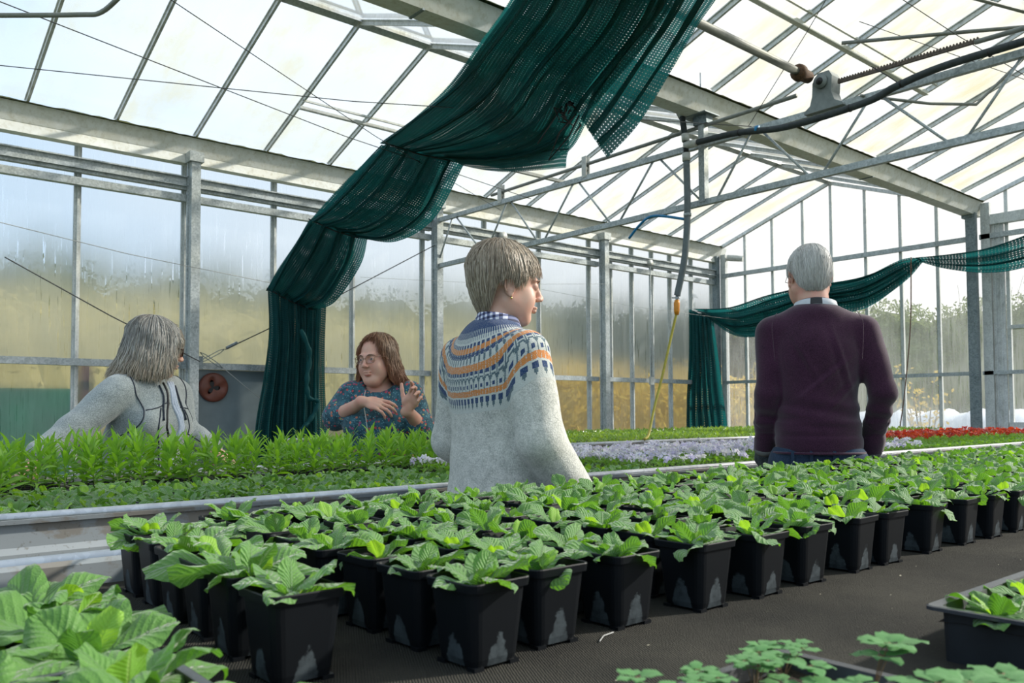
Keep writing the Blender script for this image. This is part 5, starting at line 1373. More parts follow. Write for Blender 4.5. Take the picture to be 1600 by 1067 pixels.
def glasses(root, T, s, frame, w=0.0012, tint=None, round_=0.6):
    mb = MB()
    for q in (-1, 1):
        loop = []
        for k in range(21):
            a = 2*PI*k/20; cx, cz = math.cos(a), math.sin(a); ex = 0.024*abs(cx)**round_*(1 if cx > 0 else -1); ez = 0.018*abs(cz)**round_*(1 if cz > 0 else -1)
            loop.append((q*0.031+ex, 0.099-0.25*abs(ex*q+0.012)*0.4, -0.002+ez))
        mb.tube(loop, w, 6, False)
        mb.tube([(q*0.054, 0.093, 0.006), (q*0.070, 0.085, 0.008), (q*0.080, 0.02, 0.006), (q*0.080, -0.012, 0.002), (q*0.078, -0.03, -0.012)], w, 6)
    mb.tube([(-0.008, 0.100, 0.002), (0, 0.103, 0.004), (0.008, 0.100, 0.002)], w, 6)
    mb.v = [tuple(T @ (Vector(v)*s)) for v in mb.v]
    g = mb.build('glasses', frame, root, True)
    ml = MB()
    for q in (-1, 1):
        pts = [(q*0.031+0.023*math.cos(2*PI*k/16), 0.0985-0.003*abs(math.cos(2*PI*k/16)), -0.002+0.0165*math.sin(2*PI*k/16)) for k in range(16)]; ml.add(pts, [tuple(range(16))])
    ml.v = [tuple(T @ (Vector(v)*s)) for v in ml.v]
    ml.build('lenses', tint or M['lens'], g)
def mk_lens(nm, tr, f):
    N = NT(nm); return N.done(N.n('MixShader', {0: f, 1: N.n('BsdfTransparent', {'Color': (*tr, 1)}), 2: N.n('BsdfGlossy', {'Roughness': 0.03, 'Color': (1, 1, 1, 1)})}))
M['lens'] = mk_lens('spectacle_lens', (0.96, 0.97, 0.98), 0.03)
M['lens_dark'] = mk_lens('tinted_lens', (0.12, 0.08, 0.06), 0.06)
def hand_field(F, wrist, T, side, curl, spread=0.10, s=1.0, thumb=(0.55, 0.35, 0.3)):
    """hand grown from the wrist; T: hand frame (x = across palm to the thumb side * side, y = towards the fingers, z = back of the hand)"""
    c = lambda x, y, z: tuple(T @ Vector((x*s*side, y*s, z*s)))
    R = T.to_3x3().normalized()
    F.cone(c(0, -0.02, 0), c(0, 0.015, 0), 0.024*s, 0.024*s, 0.015)
    F.ell(c(0.002, 0.048, 0), (0.040*s, 0.046*s, 0.0155*s), 0.012, R)
    F.ell(c(0.024, 0.034, -0.008), (0.017*s, 0.028*s, 0.014*s), 0.012, R)
    lens = ((0.042, 0.026, 0.021), (0.046, 0.029, 0.022), (0.043, 0.027, 0.021), (0.033, 0.021, 0.019))
    for i, (l1, l2, l3) in enumerate(lens):
        x = 0.030-0.0195*i; a = curl[i] if isinstance(curl, (list, tuple)) else curl; sp = spread*(1.5-i)/1.5
        p = Vector((x, 0.084-0.004*abs(i-1.2), 0.0)); ang = -a*0.5; r = (0.0098, 0.0090, 0.0082, 0.0070) if i < 3 else (0.0085, 0.0078, 0.0070, 0.0060)
        F.cone(c(x*0.85, 0.055, 0), c(*p), 0.011*s, r[0]*s, 0.008)
        for j, l in enumerate((l1, l2, l3)):
            d = Vector((math.sin(sp), math.cos(sp)*math.cos(ang), math.sin(ang))); q = p+d*l
            F.cone(c(*p), c(*q), r[j]*s, r[j+1]*s, 0.003); p = q; ang -= a*(1.0, 0.8, 0.5)[j]
    p = Vector((0.026, 0.022, -0.006)); ang = thumb[0]
    for j, (l, r0, r1) in enumerate(((0.036, 0.0135, 0.0110), (0.032, 0.0105, 0.0095), (0.026, 0.0098, 0.0078))):
        d = Vector((math.sin(ang), math.cos(ang), -thumb[1])).normalized(); q = p+d*l; F.cone(c(*p), c(*q), r0*s, r1*s, 0.006); p = q; ang -= thumb[2]
def frame_from(o, fwd, up):
    y = Vector(fwd).normalized(); z = Vector(up); z = (z-y*z.dot(y)).normalized(); x = y.cross(z)
    m = Matrix((x, y, z)).transposed().to_4x4(); m.translation = Vector(o); return m
def wrinkle(P, amp, freq, seed, zr=None):
    """cloth folds: smooth displacement of the garment surface along a few crossing directions"""
    r = np.random.RandomState(seed); out = np.zeros(len(P))
    for i in range(7):
        d = r.normal(size=3); d[2] *= 1.6; d /= np.linalg.norm(d); ph = r.uniform(0, 6.28); w = np.sin(P@d*freq*(0.6+0.9*r.rand())+ph+1.3*np.sin(P@r.normal(size=3)*freq*0.35)); out += np.sign(w)*np.abs(w)**1.5
    return out*amp/3.0
def displace(P, F, h):
    n = np.zeros_like(P); a, b, c = P[F[:, 0]], P[F[:, 1]], P[F[:, 2]]; fn = np.cross(b-a, c-a)
    for k in range(4): np.add.at(n, F[:, k], fn)
    n /= np.linalg.norm(n, axis=1)[:, None]+1e-12
    return P+n*h[:, None]
def smooth_np(P, F, it=2, f=0.5):
    e = np.concatenate([F[:, [0, 1]], F[:, [1, 2]], F[:, [2, 3]], F[:, [3, 0]]]); e = np.concatenate([e, e[:, ::-1]])
    deg = np.bincount(e[:, 0], minlength=len(P))[:, None]+1e-9
    for _ in range(it):
        acc = np.stack([np.bincount(e[:, 0], weights=P[e[:, 1], k], minlength=len(P)) for k in range(3)], 1); P = P*(1-f)+acc/deg*f
    return P
# ------------------------------------------------------------------ person in the patterned sweater
def person_root(name, label, x, y, heading):
    return thing(name, label, 'person', (x, y, 0), math.radians(heading-90))
def legs_field(F, hip, z0, r=0.075, spread=0.10, ankle=0.05, off=0.0):
    for q in (-1, 1):
        F.chain([(q*spread*0.9, hip[1], z0), (q*spread, hip[1]+0.01, 0.50), (q*spread*1.05, hip[1]-0.01, 0.10)], [r+off+0.012, r*0.78+off, ankle+off], 0.03)
def shoes(root, hy, spread=0.105):
    for q in (-1, 1):
        F = Field(axis_(q*spread-0.07, q*spread+0.07, 0.006), axis_(hy-0.12, hy+0.24, 0.006), axis_(-0.02, 0.17, 0.006))
        F.ell((q*spread, hy+0.10, 0.035), (0.045, 0.105, 0.035), 0.02); F.ell((q*spread, hy-0.02, 0.045), (0.04, 0.07, 0.045), 0.02); F.cone((q*spread, hy-0.02, 0.05), (q*spread, hy-0.02, 0.13), 0.045, 0.05, 0.02)
        F.v = np.maximum(F.v, -F.zs[None, None, :]+0.002)
        P, Q = F.mesh(); link('shoe', np_mesh('shoe', P, Q, SHOE), root)
def mk_fairisle():
    N = NT('patterned_yoke_knit'); uv = N.n('UVMap'); s = N.n('SeparateXYZ', {0: uv}, None); p = N.co()
    rep = 50.0
    us = N.math('DIVIDE', N.math('FLOOR', N.math('MULTIPLY', s.outputs[0], rep*8)), 8.0)       # stitch columns
    nz = N.noise(p, 60.0, 2.0)
    v0 = N.math('ADD', s.outputs[1], N.math('MULTIPLY', N.math('SUBTRACT', nz, 0.5), 0.006))
    v = N.math('DIVIDE', N.math('FLOOR', N.math('MULTIPLY', v0, 230.0)), 230.0)                 # stitch rows
    tri = N.math('MULTIPLY', N.math('ABSOLUTE', N.math('SUBTRACT', N.math('FRACT', us), 0.5)), 2.0)
    tri2 = N.math('MULTIPLY', N.math('ABSOLUTE', N.math('SUBTRACT', N.math('FRACT', N.math('MULTIPLY', us, 2.0)), 0.5)), 2.0)
    def band(a, b): return N.math('MULTIPLY', N.math('GREATER_THAN', v, a), N.math('LESS_THAN', v, b))
    def hh(a, b): return N.math('DIVIDE', N.math('SUBTRACT', v, a), b-a)
    grey = N.ramp(N.math('ADD', N.math('MULTIPLY', N.noise(p, 240.0, 3.0, 0.75), 0.65), N.math('MULTIPLY', N.noise(p, 34.0, 3.0, 0.7), 0.35)), [(0.34, (0.29, 0.30, 0.27)), (0.60, (0.66, 0.65, 0.60))])
    pale = (0.50, 0.52, 0.49); navy = (0.020, 0.050, 0.135); oran = (0.56, 0.21, 0.055); slate = (0.085, 0.13, 0.155)
    col = grey
    def put(col, mask, c): return N.mix(mask, (*col, 1) if isinstance(col, tuple) else col, (*c, 1))
    col = put(col, band(0.0, 0.335), pale)
    col = put(col, band(0.0, 0.146), navy)
    # icicles below the navy collar
    col = put(col, N.math('MULTIPLY', band(0.146, 0.168), N.math('GREATER_THAN', tri2, N.math('ADD', N.math('MULTIPLY', hh(0.146, 0.168), 0.9), 0.05))), navy)
    col = put(col, N.math('MULTIPLY', band(0.171, 0.181), N.math('LESS_THAN', tri, N.math('SUBTRACT', 0.75, N.math('MULTIPLY', hh(0.171, 0.181), 0.1)))), navy)
    col = put(col, N.math('MULTIPLY', band(0.181, 0.192), N.math('LESS_THAN', tri, 0.85)), oran)
    col = put(col, N.math('MULTIPLY', band(0.192, 0.206), N.math('LESS_THAN', tri, N.math('SUBTRACT', 0.95, N.math('ABSOLUTE', N.math('SUBTRACT', N.math('MULTIPLY', hh(0.187, 0.215), 1.5), 0.7))))), navy)
    col = put(col, N.math('MULTIPLY', band(0.208, 0.220), N.math('GREATER_THAN', tri, 0.62)), slate)
    col = put(col, N.math('MULTIPLY', band(0.224, 0.240), N.math('GREATER_THAN', N.math('ADD', tri2, N.noise(p, 300.0)), 0.48)), oran)
    col = put(col, N.math('MULTIPLY', band(0.243, 0.252), N.math('LESS_THAN', tri, 0.6)), navy)
    col = put(col, N.math('MULTIPLY', band(0.254, 0.266), N.math('LESS_THAN', N.math('ABSOLUTE', N.math('SUBTRACT', tri, hh(0.254, 0.266))), 0.30)), slate)
    col = put(col, N.math('MULTIPLY', band(0.270, 0.281), N.math('LESS_THAN', tri, 0.35)), navy)
    col = put(col, N.math('MULTIPLY', band(0.284, 0.300), N.math('GREATER_THAN', N.math('ADD', tri2, N.noise(p, 300.0)), 0.48)), oran)
    col = put(col, N.math('MULTIPLY', band(0.302, 0.314), N.math('LESS_THAN', tri, 0.72)), navy)
    col = put(col, N.math('MULTIPLY', band(0.314, 0.335), N.math('LESS_THAN', N.math('ADD', tri, hh(0.314, 0.335)), 0.62)), slate)
    col = put(col, N.math('MULTIPLY', band(0.1925, 0.224), N.math('GREATER_THAN', N.math('ADD', tri, N.math('MULTIPLY', N.noise(p, 260.0), 0.5)), 1.02)), slate)
    col = put(col, N.math('MULTIPLY', band(0.243, 0.284), N.math('GREATER_THAN', N.math('ADD', tri, N.math('MULTIPLY', N.noise(p, 260.0), 0.5)), 1.05)), slate)
    fz = N.noise(p, 520.0, 2.0, 0.8)
    col = N.mix(N.ramp(fz, [(0.52, 0.0), (0.72, 0.40)]), col, (0.56, 0.56, 0.52, 1))
    h = N.math('ADD', N.noise(p, 300.0, 3.0, 0.7), N.noise(p, 110.0, 3.0, 0.6))
    return N.done(N.bsdf(Base_Color=col, Roughness=0.95, Sheen_Weight=0.25, Sheen_Roughness=0.5, Normal=N.bump(h, 0.6, 0.003), Specular_IOR_Level=0.05))
FAIR = mk_fairisle()
def mk_check():
    N = NT('navy_white_check'); p = N.mapv(N.co(), (1, 1, 1), rot=(0, 0.25, 0.5)); s = N.n('SeparateXYZ', {0: p}, None)
    a = N.math('GREATER_THAN', N.math('FRACT', N.math('MULTIPLY', N.math('ADD', s.outputs[0], s.outputs[1]), 46.0)), 0.5); b = N.math('GREATER_THAN', N.math('FRACT', N.math('MULTIPLY', s.outputs[2], 62.0)), 0.5)
    f = N.math('MULTIPLY', N.math('ADD', a, b), 0.5)
    return N.done(N.bsdf(Base_Color=N.ramp(f, [(0.0, (0.62, 0.64, 0.72)), (0.5, (0.13, 0.15, 0.27)), (1.0, (0.012, 0.018, 0.055))], 'CONSTANT'), Roughness=0.8))
CHECK = mk_check()
def woman_sweater():
    root = person_root('person', 'person with short grey-brown hair in a patterned wool sweater, seen from behind', 1.572, 1.922, -4)
    ht = Matrix.Translation((0.010, 0.038, 1.463)) @ Matrix.Rotation(math.radians(-22), 4, 'Z') @ Matrix.Rotation(math.radians(-5), 4, 'X') @ Matrix.Rotation(math.radians(3), 4, 'Y')
    s = 1.0
    SH = {-1: (-0.160, -0.01, 1.250), 1: (0.162, -0.008, 1.246)}
    EL = {-1: (-0.215, -0.015, 0.995), 1: (0.218, -0.005, 1.005)}
    WR = {-1: (-0.16, 0.17, 0.865), 1: (0.205, 0.145, 0.825)}
    def torso(F, o):
        F.ell((0, -0.005, 1.165), (0.165+o, 0.108+o, 0.185+o), 0.05); F.ell((0, 0.0, 0.94), (0.158+o, 0.115+o, 0.20+o), 0.06)
        F.cone((-0.125, -0.01, 1.250), (0.125, -0.012, 1.246), 0.051+o, 0.052+o, 0.05); F.ell((0, -0.022, 1.302), (0.080+o, 0.058+o, 0.045+o), 0.04)
        for q in (-1, 1): F.ell((q*0.075, 0.085, 1.13), (0.06+o, 0.05+o, 0.06+o), 0.04)
    def arms(F, o):
        for q in (-1, 1): F.chain([SH[q], EL[q], WR[q]], [0.052+o, 0.046+o*1.2, 0.030+o*1.9], 0.02)
    # body
    F = Field(axis_(-0.30, 0.30, 0.0035), axis_(-0.17, 0.42, 0.0035), axis_(0.0, 1.62, 0.008, [(1.26, 1.62, 0.0026), (0.72, 0.9, 0.004)]))
    torso(F, -0.020); arms(F, -0.006); legs_field(F, (0, 0), 0.80, 0.062)
    F.cone((0.0, -0.004, 1.30), (0.008, 0.014, 1.42), 0.050, 0.045, 0.03)
    head_field(F, ht, s, 0.95)
    for q in (-1, 1):
        d = Vector(WR[q])-Vector(EL[q]); hand_field(F, WR[q], frame_from(Vector(WR[q])+d.normalized()*0.015, d, (q*0.8, 0.2, 0.6)), -q, (0.45, 0.5, 0.55, 0.6))
    P, Q = F.mesh(); P = smooth_np(P, Q, 1, 0.4); link('body', np_mesh('body', P, Q, SKIN), root)
    face_bits(root, ht, s, (0.25, 0.19, 0.14))
    # sweater
    F = Field(axis_(-0.33, 0.33, 0.0045), axis_(-0.20, 0.32, 0.0045), axis_(0.72, 1.40, 0.0045))
    torso(F, 0.012); arms(F, 0.016)
    F.ell((0.0, 0.0, 0.80), (0.180, 0.132, 0.14), 0.04)
    F.ell((0.010, 0.005, 1.385), (0.060, 0.058, 0.050), 0.012, op='sub')
    P, Q = F.mesh(); P = displace(P, Q, wrinkle(P, 0.0045, 15, 3)); P = smooth_np(P, Q, 2)
    c = np.array((0.0, -0.005, 1.335)); dl = P-c; r = np.sqrt(dl[:, 0]**2*0.95+dl[:, 1]**2*1.15+dl[:, 2]**2*1.08)+0.045
    ua = np.arctan2(dl[:, 0], -dl[:, 1])/(2*PI)+0.5
    link('sweater', np_mesh('sweater', P, Q, FAIR, np.stack([ua, r], 1)), root)
    # checked shirt collar standing above the neckline
    mb = MB(); G = []
    for i in range(33):
        a = 2*PI*i/32; rr = 1.0+0.05*math.cos(a); row = []
        for (k, dz, dr) in ((0, -0.03, 0.0), (1, 0.012, -0.002), (2, 0.026, 0.000), (3, 0.027, 0.006), (4, 0.010, 0.013), (5, -0.014, 0.020)):
            row.append((0.013+(0.056+dr)*math.sin(a)*rr, 0.004-(0.054+dr)*math.cos(a)*rr, 1.352+dz-0.012*(1-math.cos(a))*0.9-(0.02 if k > 3 and abs(a-PI) < 0.7 else 0)))
        G.append(row)
    mb.grid(G); mb.v = [(x, y, z-0.004) for x, y, z in mb.v]; mb.build('shirt_collar', CHECK, root, True)
    # jeans and shoes
    F = Field(axis_(-0.24, 0.24, 0.007), axis_(-0.18, 0.2, 0.007), axis_(0.06, 0.93, 0.007))
    F.ell((0, 0, 0.86), (0.165, 0.12, 0.12), 0.05); legs_field(F, (0, 0), 0.82, off=0.012); F.v = np.maximum(F.v, F.zs[None, None, :]-0.84)
    P, Q = F.mesh(); link('jeans', np_mesh('jeans', P, Q, DENIM), root); shoes(root, 0.0)
    # short layered hair, longer at the nape, brushed forward over the brow
    HM = mk_hair('hair_grey_brown', (0.12, 0.09, 0.062), (0.36, 0.29, 0.215), (0.70, 0.62, 0.52))
    def zend(a):
        c = math.cos(a); d = abs((a+PI) % (2*PI)-PI)
        pts = [(0.0, 0.048), (0.5, 0.045), (0.95, 0.028), (1.15, -0.004), (1.35, -0.012), (1.50, 0.010), (1.85, 0.000), (2.05, -0.065), (2.5, -0.105), (PI, -0.112)]
        for (x0, y0), (x1, y1) in zip(pts[:-1], pts[1:]):
            if d <= x1: return lerp(y0, y1, (d-x0)/(x1-x0))
        return -0.11
    hair_build(root, ht, HM, zend, 0.017, lambda a: -0.18-0.40*max(0, -math.cos(a)), 11, s, 2200, lift=0.007, tipr=0.020, wl=0.0011, rnd=0.0012)
    er = ell_mesh((0.0795, -0.002, -0.046), (0.003, 0.003, 0.004), 8, 6); er.v = [tuple(ht @ Vector(v)) for v in er.v]; er.build('earring', M['gold'], root, True)
woman_sweater()
# ------------------------------------------------------------------ man in the dark purple jumper
def mk_glove():
    N = NT('work_glove'); p = N.co()
    col = N.ramp(N.noise(p, 45.0, 4.0, 0.7), [(0.4, (0.018, 0.028, 0.032)), (0.65, (0.07, 0.095, 0.10))])
    return N.done(N.bsdf(Base_Color=col, Roughness=0.8))
def man_purple():
    root = person_root('person', 'person with cropped white hair in a dark purple jumper, seen from behind', 3.134, 1.777, 32)
    ht = Matrix.Translation((-0.022, 0.045, 1.634)) @ Matrix.Rotation(math.radians(14), 4, 'Z') @ Matrix.Rotation(math.radians(-10), 4, 'X')
    s = 1.03
    SH = {-1: (-0.166, -0.01, 1.402), 1: (0.172, -0.01, 1.402)}
    EL = {-1: (-0.188, -0.03, 1.150), 1: (0.240, -0.03, 1.150)}
    WR = {-1: (-0.206, 0.085, 0.945), 1: (0.208, 0.085, 0.945)}
    def torso(F, o):
        F.ell((0, -0.005, 1.30), (0.172+o, 0.118+o, 0.185+o), 0.05); F.ell((0, 0.005, 1.08), (0.150+o, 0.118+o, 0.20+o), 0.07); F.ell((0, 0.0, 0.95), (0.160+o, 0.12+o, 0.12+o), 0.05)
        F.cone((-0.120, -0.01, 1.418), (0.120, -0.01, 1.418), 0.050+o, 0.052+o, 0.05); F.ell((0, -0.01, 1.468), (0.095+o, 0.07+o, 0.045+o), 0.04)
    def arms(F, o):
        for q in (-1, 1): F.chain([SH[q], EL[q], WR[q]], [0.051+o, 0.041+o, 0.029+o*1.2], 0.02)
    F = Field(axis_(-0.33, 0.33, 0.004), axis_(-0.17, 0.30, 0.004), axis_(0.0, 1.78, 0.008, [(1.45, 1.78, 0.0028)]))
    torso(F, -0.020); arms(F, -0.005); legs_field(F, (0, 0), 0.84, 0.066)
    F.cone((0, -0.002, 1.45), (-0.01, 0.018, 1.58), 0.062, 0.058, 0.03)
    head_field(F, ht, s, 1.08)
    P, Q = F.mesh(); P = smooth_np(P, Q, 1, 0.4); link('body', np_mesh('body', P, Q, SKIN2), root); face_bits(root, ht, s, (0.5, 0.48, 0.45))
    PUR = mk_knit('purple_fine_knit', (0.018, 0.005, 0.014), (0.062, 0.020, 0.048), 900.0, 0.35, 0.22)
    F = Field(axis_(-0.34, 0.34, 0.0042), axis_(-0.20, 0.24, 0.0042), axis_(0.87, 1.54, 0.0042))
    torso(F, 0.010); arms(F, 0.012)
    for q in (-1, 1):
        a = Vector(WR[q]); d = (a-Vector(EL[q])).normalized(); F.cone(a-d*0.03, a+d*0.012, 0.047, 0.047, 0.006)
    F.ell((0.0, 0.015, 1.525), (0.068, 0.062, 0.055), 0.010, op='sub')
    F.v = np.maximum(F.v, 0.905-F.zs[None, None, :])
    P, Q = F.mesh(); P = displace(P, Q, wrinkle(P, 0.0075, 15, 5)+0.004*np.exp(-((P[:, 2]-1.035)/0.012)**2)-0.004*np.exp(-((P[:, 2]-0.985)/0.010)**2))
    # pulled folds across the small of the back
    for (x0, z0, x1, z1, a_) in ((0.05, 1.42, 0.13, 1.14, 0.006), (-0.10, 1.40, 0.02, 1.16, 0.005), (0.14, 1.30, -0.08, 1.12, 0.006), (0.16, 1.22, 0.0, 1.04, 0.005)):
        dx, dz = x1-x0, z1-z0; L_ = math.hypot(dx, dz); u = ((P[:, 0]-x0)*dx+(P[:, 2]-z0)*dz)/L_/L_; w = ((P[:, 0]-x0)*dz-(P[:, 2]-z0)*dx)/L_
        P = displace(P, Q, a_*(np.exp(-(w/0.010)**2)-0.7*np.exp(-((w-0.022)/0.012)**2))*np.exp(-((u-0.5)/0.38)**2)*(P[:, 1] < 0))
    P = displace(P, Q, 0.005*np.sin(P[:, 2]*85+P[:, 0]*18)*np.exp(-((P[:, 2]-1.07)/0.06)**2)*(P[:, 1] < 0)); P = smooth_np(P, Q, 2)
    link('jumper', np_mesh('jumper', P, Q, PUR), root)
    mb = MB()
    for q in (-1, 1):   # shoulder seams
        mb.tube(catmull([(q*0.150, -0.055, 1.478), (q*0.168, -0.095, 1.43), (q*0.166, -0.120, 1.36), (q*0.160, -0.124, 1.28)], 4), 0.0012, 5)
    mb.tube([(0.176*math.sin(a), -0.002-0.134*math.cos(a), 0.915) for a in [2*PI*i/40 for i in range(41)]], 0.0055, 6)
    mb.build('seams', PUR, root, True)
    # standing collar with a pale lanyard lying over it
    COL = mk_knit('navy_collar', (0.012, 0.010, 0.022), (0.03, 0.022, 0.045), 900, 0.2, 0.2)
    def collar(z0, pts, r0, nm, m, a0=0.0, a1=2*PI, n=40):
        mb = MB(); G = []
        for i in range(n+1):
            a = lerp(a0, a1, i/n); G.append([(0.0+(r0+dr)*math.sin(a)*1.08, 0.006-(r0*0.93+dr)*math.cos(a), z0+dz-0.016*(1-math.cos(a))) for dr, dz in pts])
        mb.grid(G); return mb.build(nm, m, root, True)
    collar(1.505, [(0.0, -0.03), (-0.002, 0.01), (-0.004, 0.030), (0.000, 0.032), (0.004, 0.01), (0.014, -0.02)], 0.066, 'collar', COL)
    collar(1.520, [(0.012, -0.012), (0.0115, -0.008), (0.009, 0.006), (0.0065, 0.014), (0.010, 0.013), (0.0145, -0.006), (0.0145, -0.012)], 0.066, 'lanyard', simple('white_lanyard', (0.55, 0.58, 0.62), 0.6), -1.5, 1.5)
    collar(1.520, [(0.0155, -0.011), (0.012, 0.010), (0.009, 0.0145)], 0.0665, 'lanyard_clasp', M['black'], -0.25, 0.28, 6)
    # belt line and jeans
    F = Field(axis_(-0.26, 0.26, 0.006), axis_(-0.19, 0.2, 0.006), axis_(0.06, 0.96, 0.006))
    F.ell((0, 0, 0.92), (0.152, 0.112, 0.14), 0.05); legs_field(F, (0, 0), 0.86, 0.08, off=0.014); F.v = np.maximum(F.v, F.zs[None, None, :]-0.935)
    P, Q = F.mesh(); P = displace(P, Q, wrinkle(P, 0.003, 25, 9)); link('jeans', np_mesh('jeans', P, Q, DENIM), root)
    mb = MB()
    for x in (-0.10, -0.03, 0.055): mb.box((x-0.006, -0.120, 0.86), (x+0.006, -0.112, 0.925))
    mb.build('belt_loops', DENIM, root); shoes(root, 0.0, 0.11)
    GL = mk_glove(); CUF = simple('glove_cuff', (0.13, 0.14, 0.13), 0.9, bump=0.4, bscale=300)
    for q in (-1, 1):
        d = (Vector(WR[q])-Vector(EL[q])).normalized(); w = Vector(WR[q])+d*0.02; e = w+Vector((0, 0.02, -0.1))
        T = frame_from(w+d*0.03, (q*-0.08, 0.20, -1.0), (q*1.0, -0.25, 0.0)); tip = w+Vector((0, 0.04, -0.2))
        F = Field(axis_(min(w.x, tip.x)-0.10, max(w.x, tip.x)+0.10, 0.0032), axis_(w.y-0.08, tip.y+0.12, 0.0032), axis_(tip.z-0.04, w.z+0.05, 0.0032))
        hand_field(F, w, T, -q, (0.55, 0.6, 0.65, 0.7), 0.08, 1.10)
        F.cone(w-d*0.01, w+d*0.05, 0.036, 0.038, 0.01); F.v -= 0.003
        P, Q = F.mesh(); P = displace(P, Q, wrinkle(P, 0.002, 90, 2)); g = link('glove', np_mesh('glove', P, Q, GL), root)
        mb = MB(); mb.tube([w-d*0.004, w+d*0.004, w+d*0.012, w+d*0.020], [0.042, 0.045, 0.045, 0.041], 18); mb.build('cuff', CUF, g, True)
    HM = mk_hair('hair_white', (0.36, 0.34, 0.31), (0.58, 0.56, 0.53), (0.80, 0.79, 0.77))
    def zend(a):
        d = abs((a+PI) % (2*PI)-PI)
        pts = [(0.0, 0.072), (0.6, 0.070), (1.0, 0.045), (1.25, 0.010), (1.45, -0.006), (1.6, 0.022), (1.85, 0.002), (2.1, -0.055), (2.5, -0.078), (PI, -0.082)]
        for (x0, y0), (x1, y1) in zip(pts[:-1], pts[1:]):
            if d <= x1: return lerp(y0, y1, (d-x0)/(x1-x0))
        return -0.08
    hair_build(root, ht, HM, zend, 0.007, lambda a: -0.12-0.42*max(0, -math.cos(a)), 31, s, 2400, lift=0.004, tipr=0.006, wl=0.0008, rnd=0.001)
    glasses(root, ht, s, M['wire'], 0.0012)
man_purple()
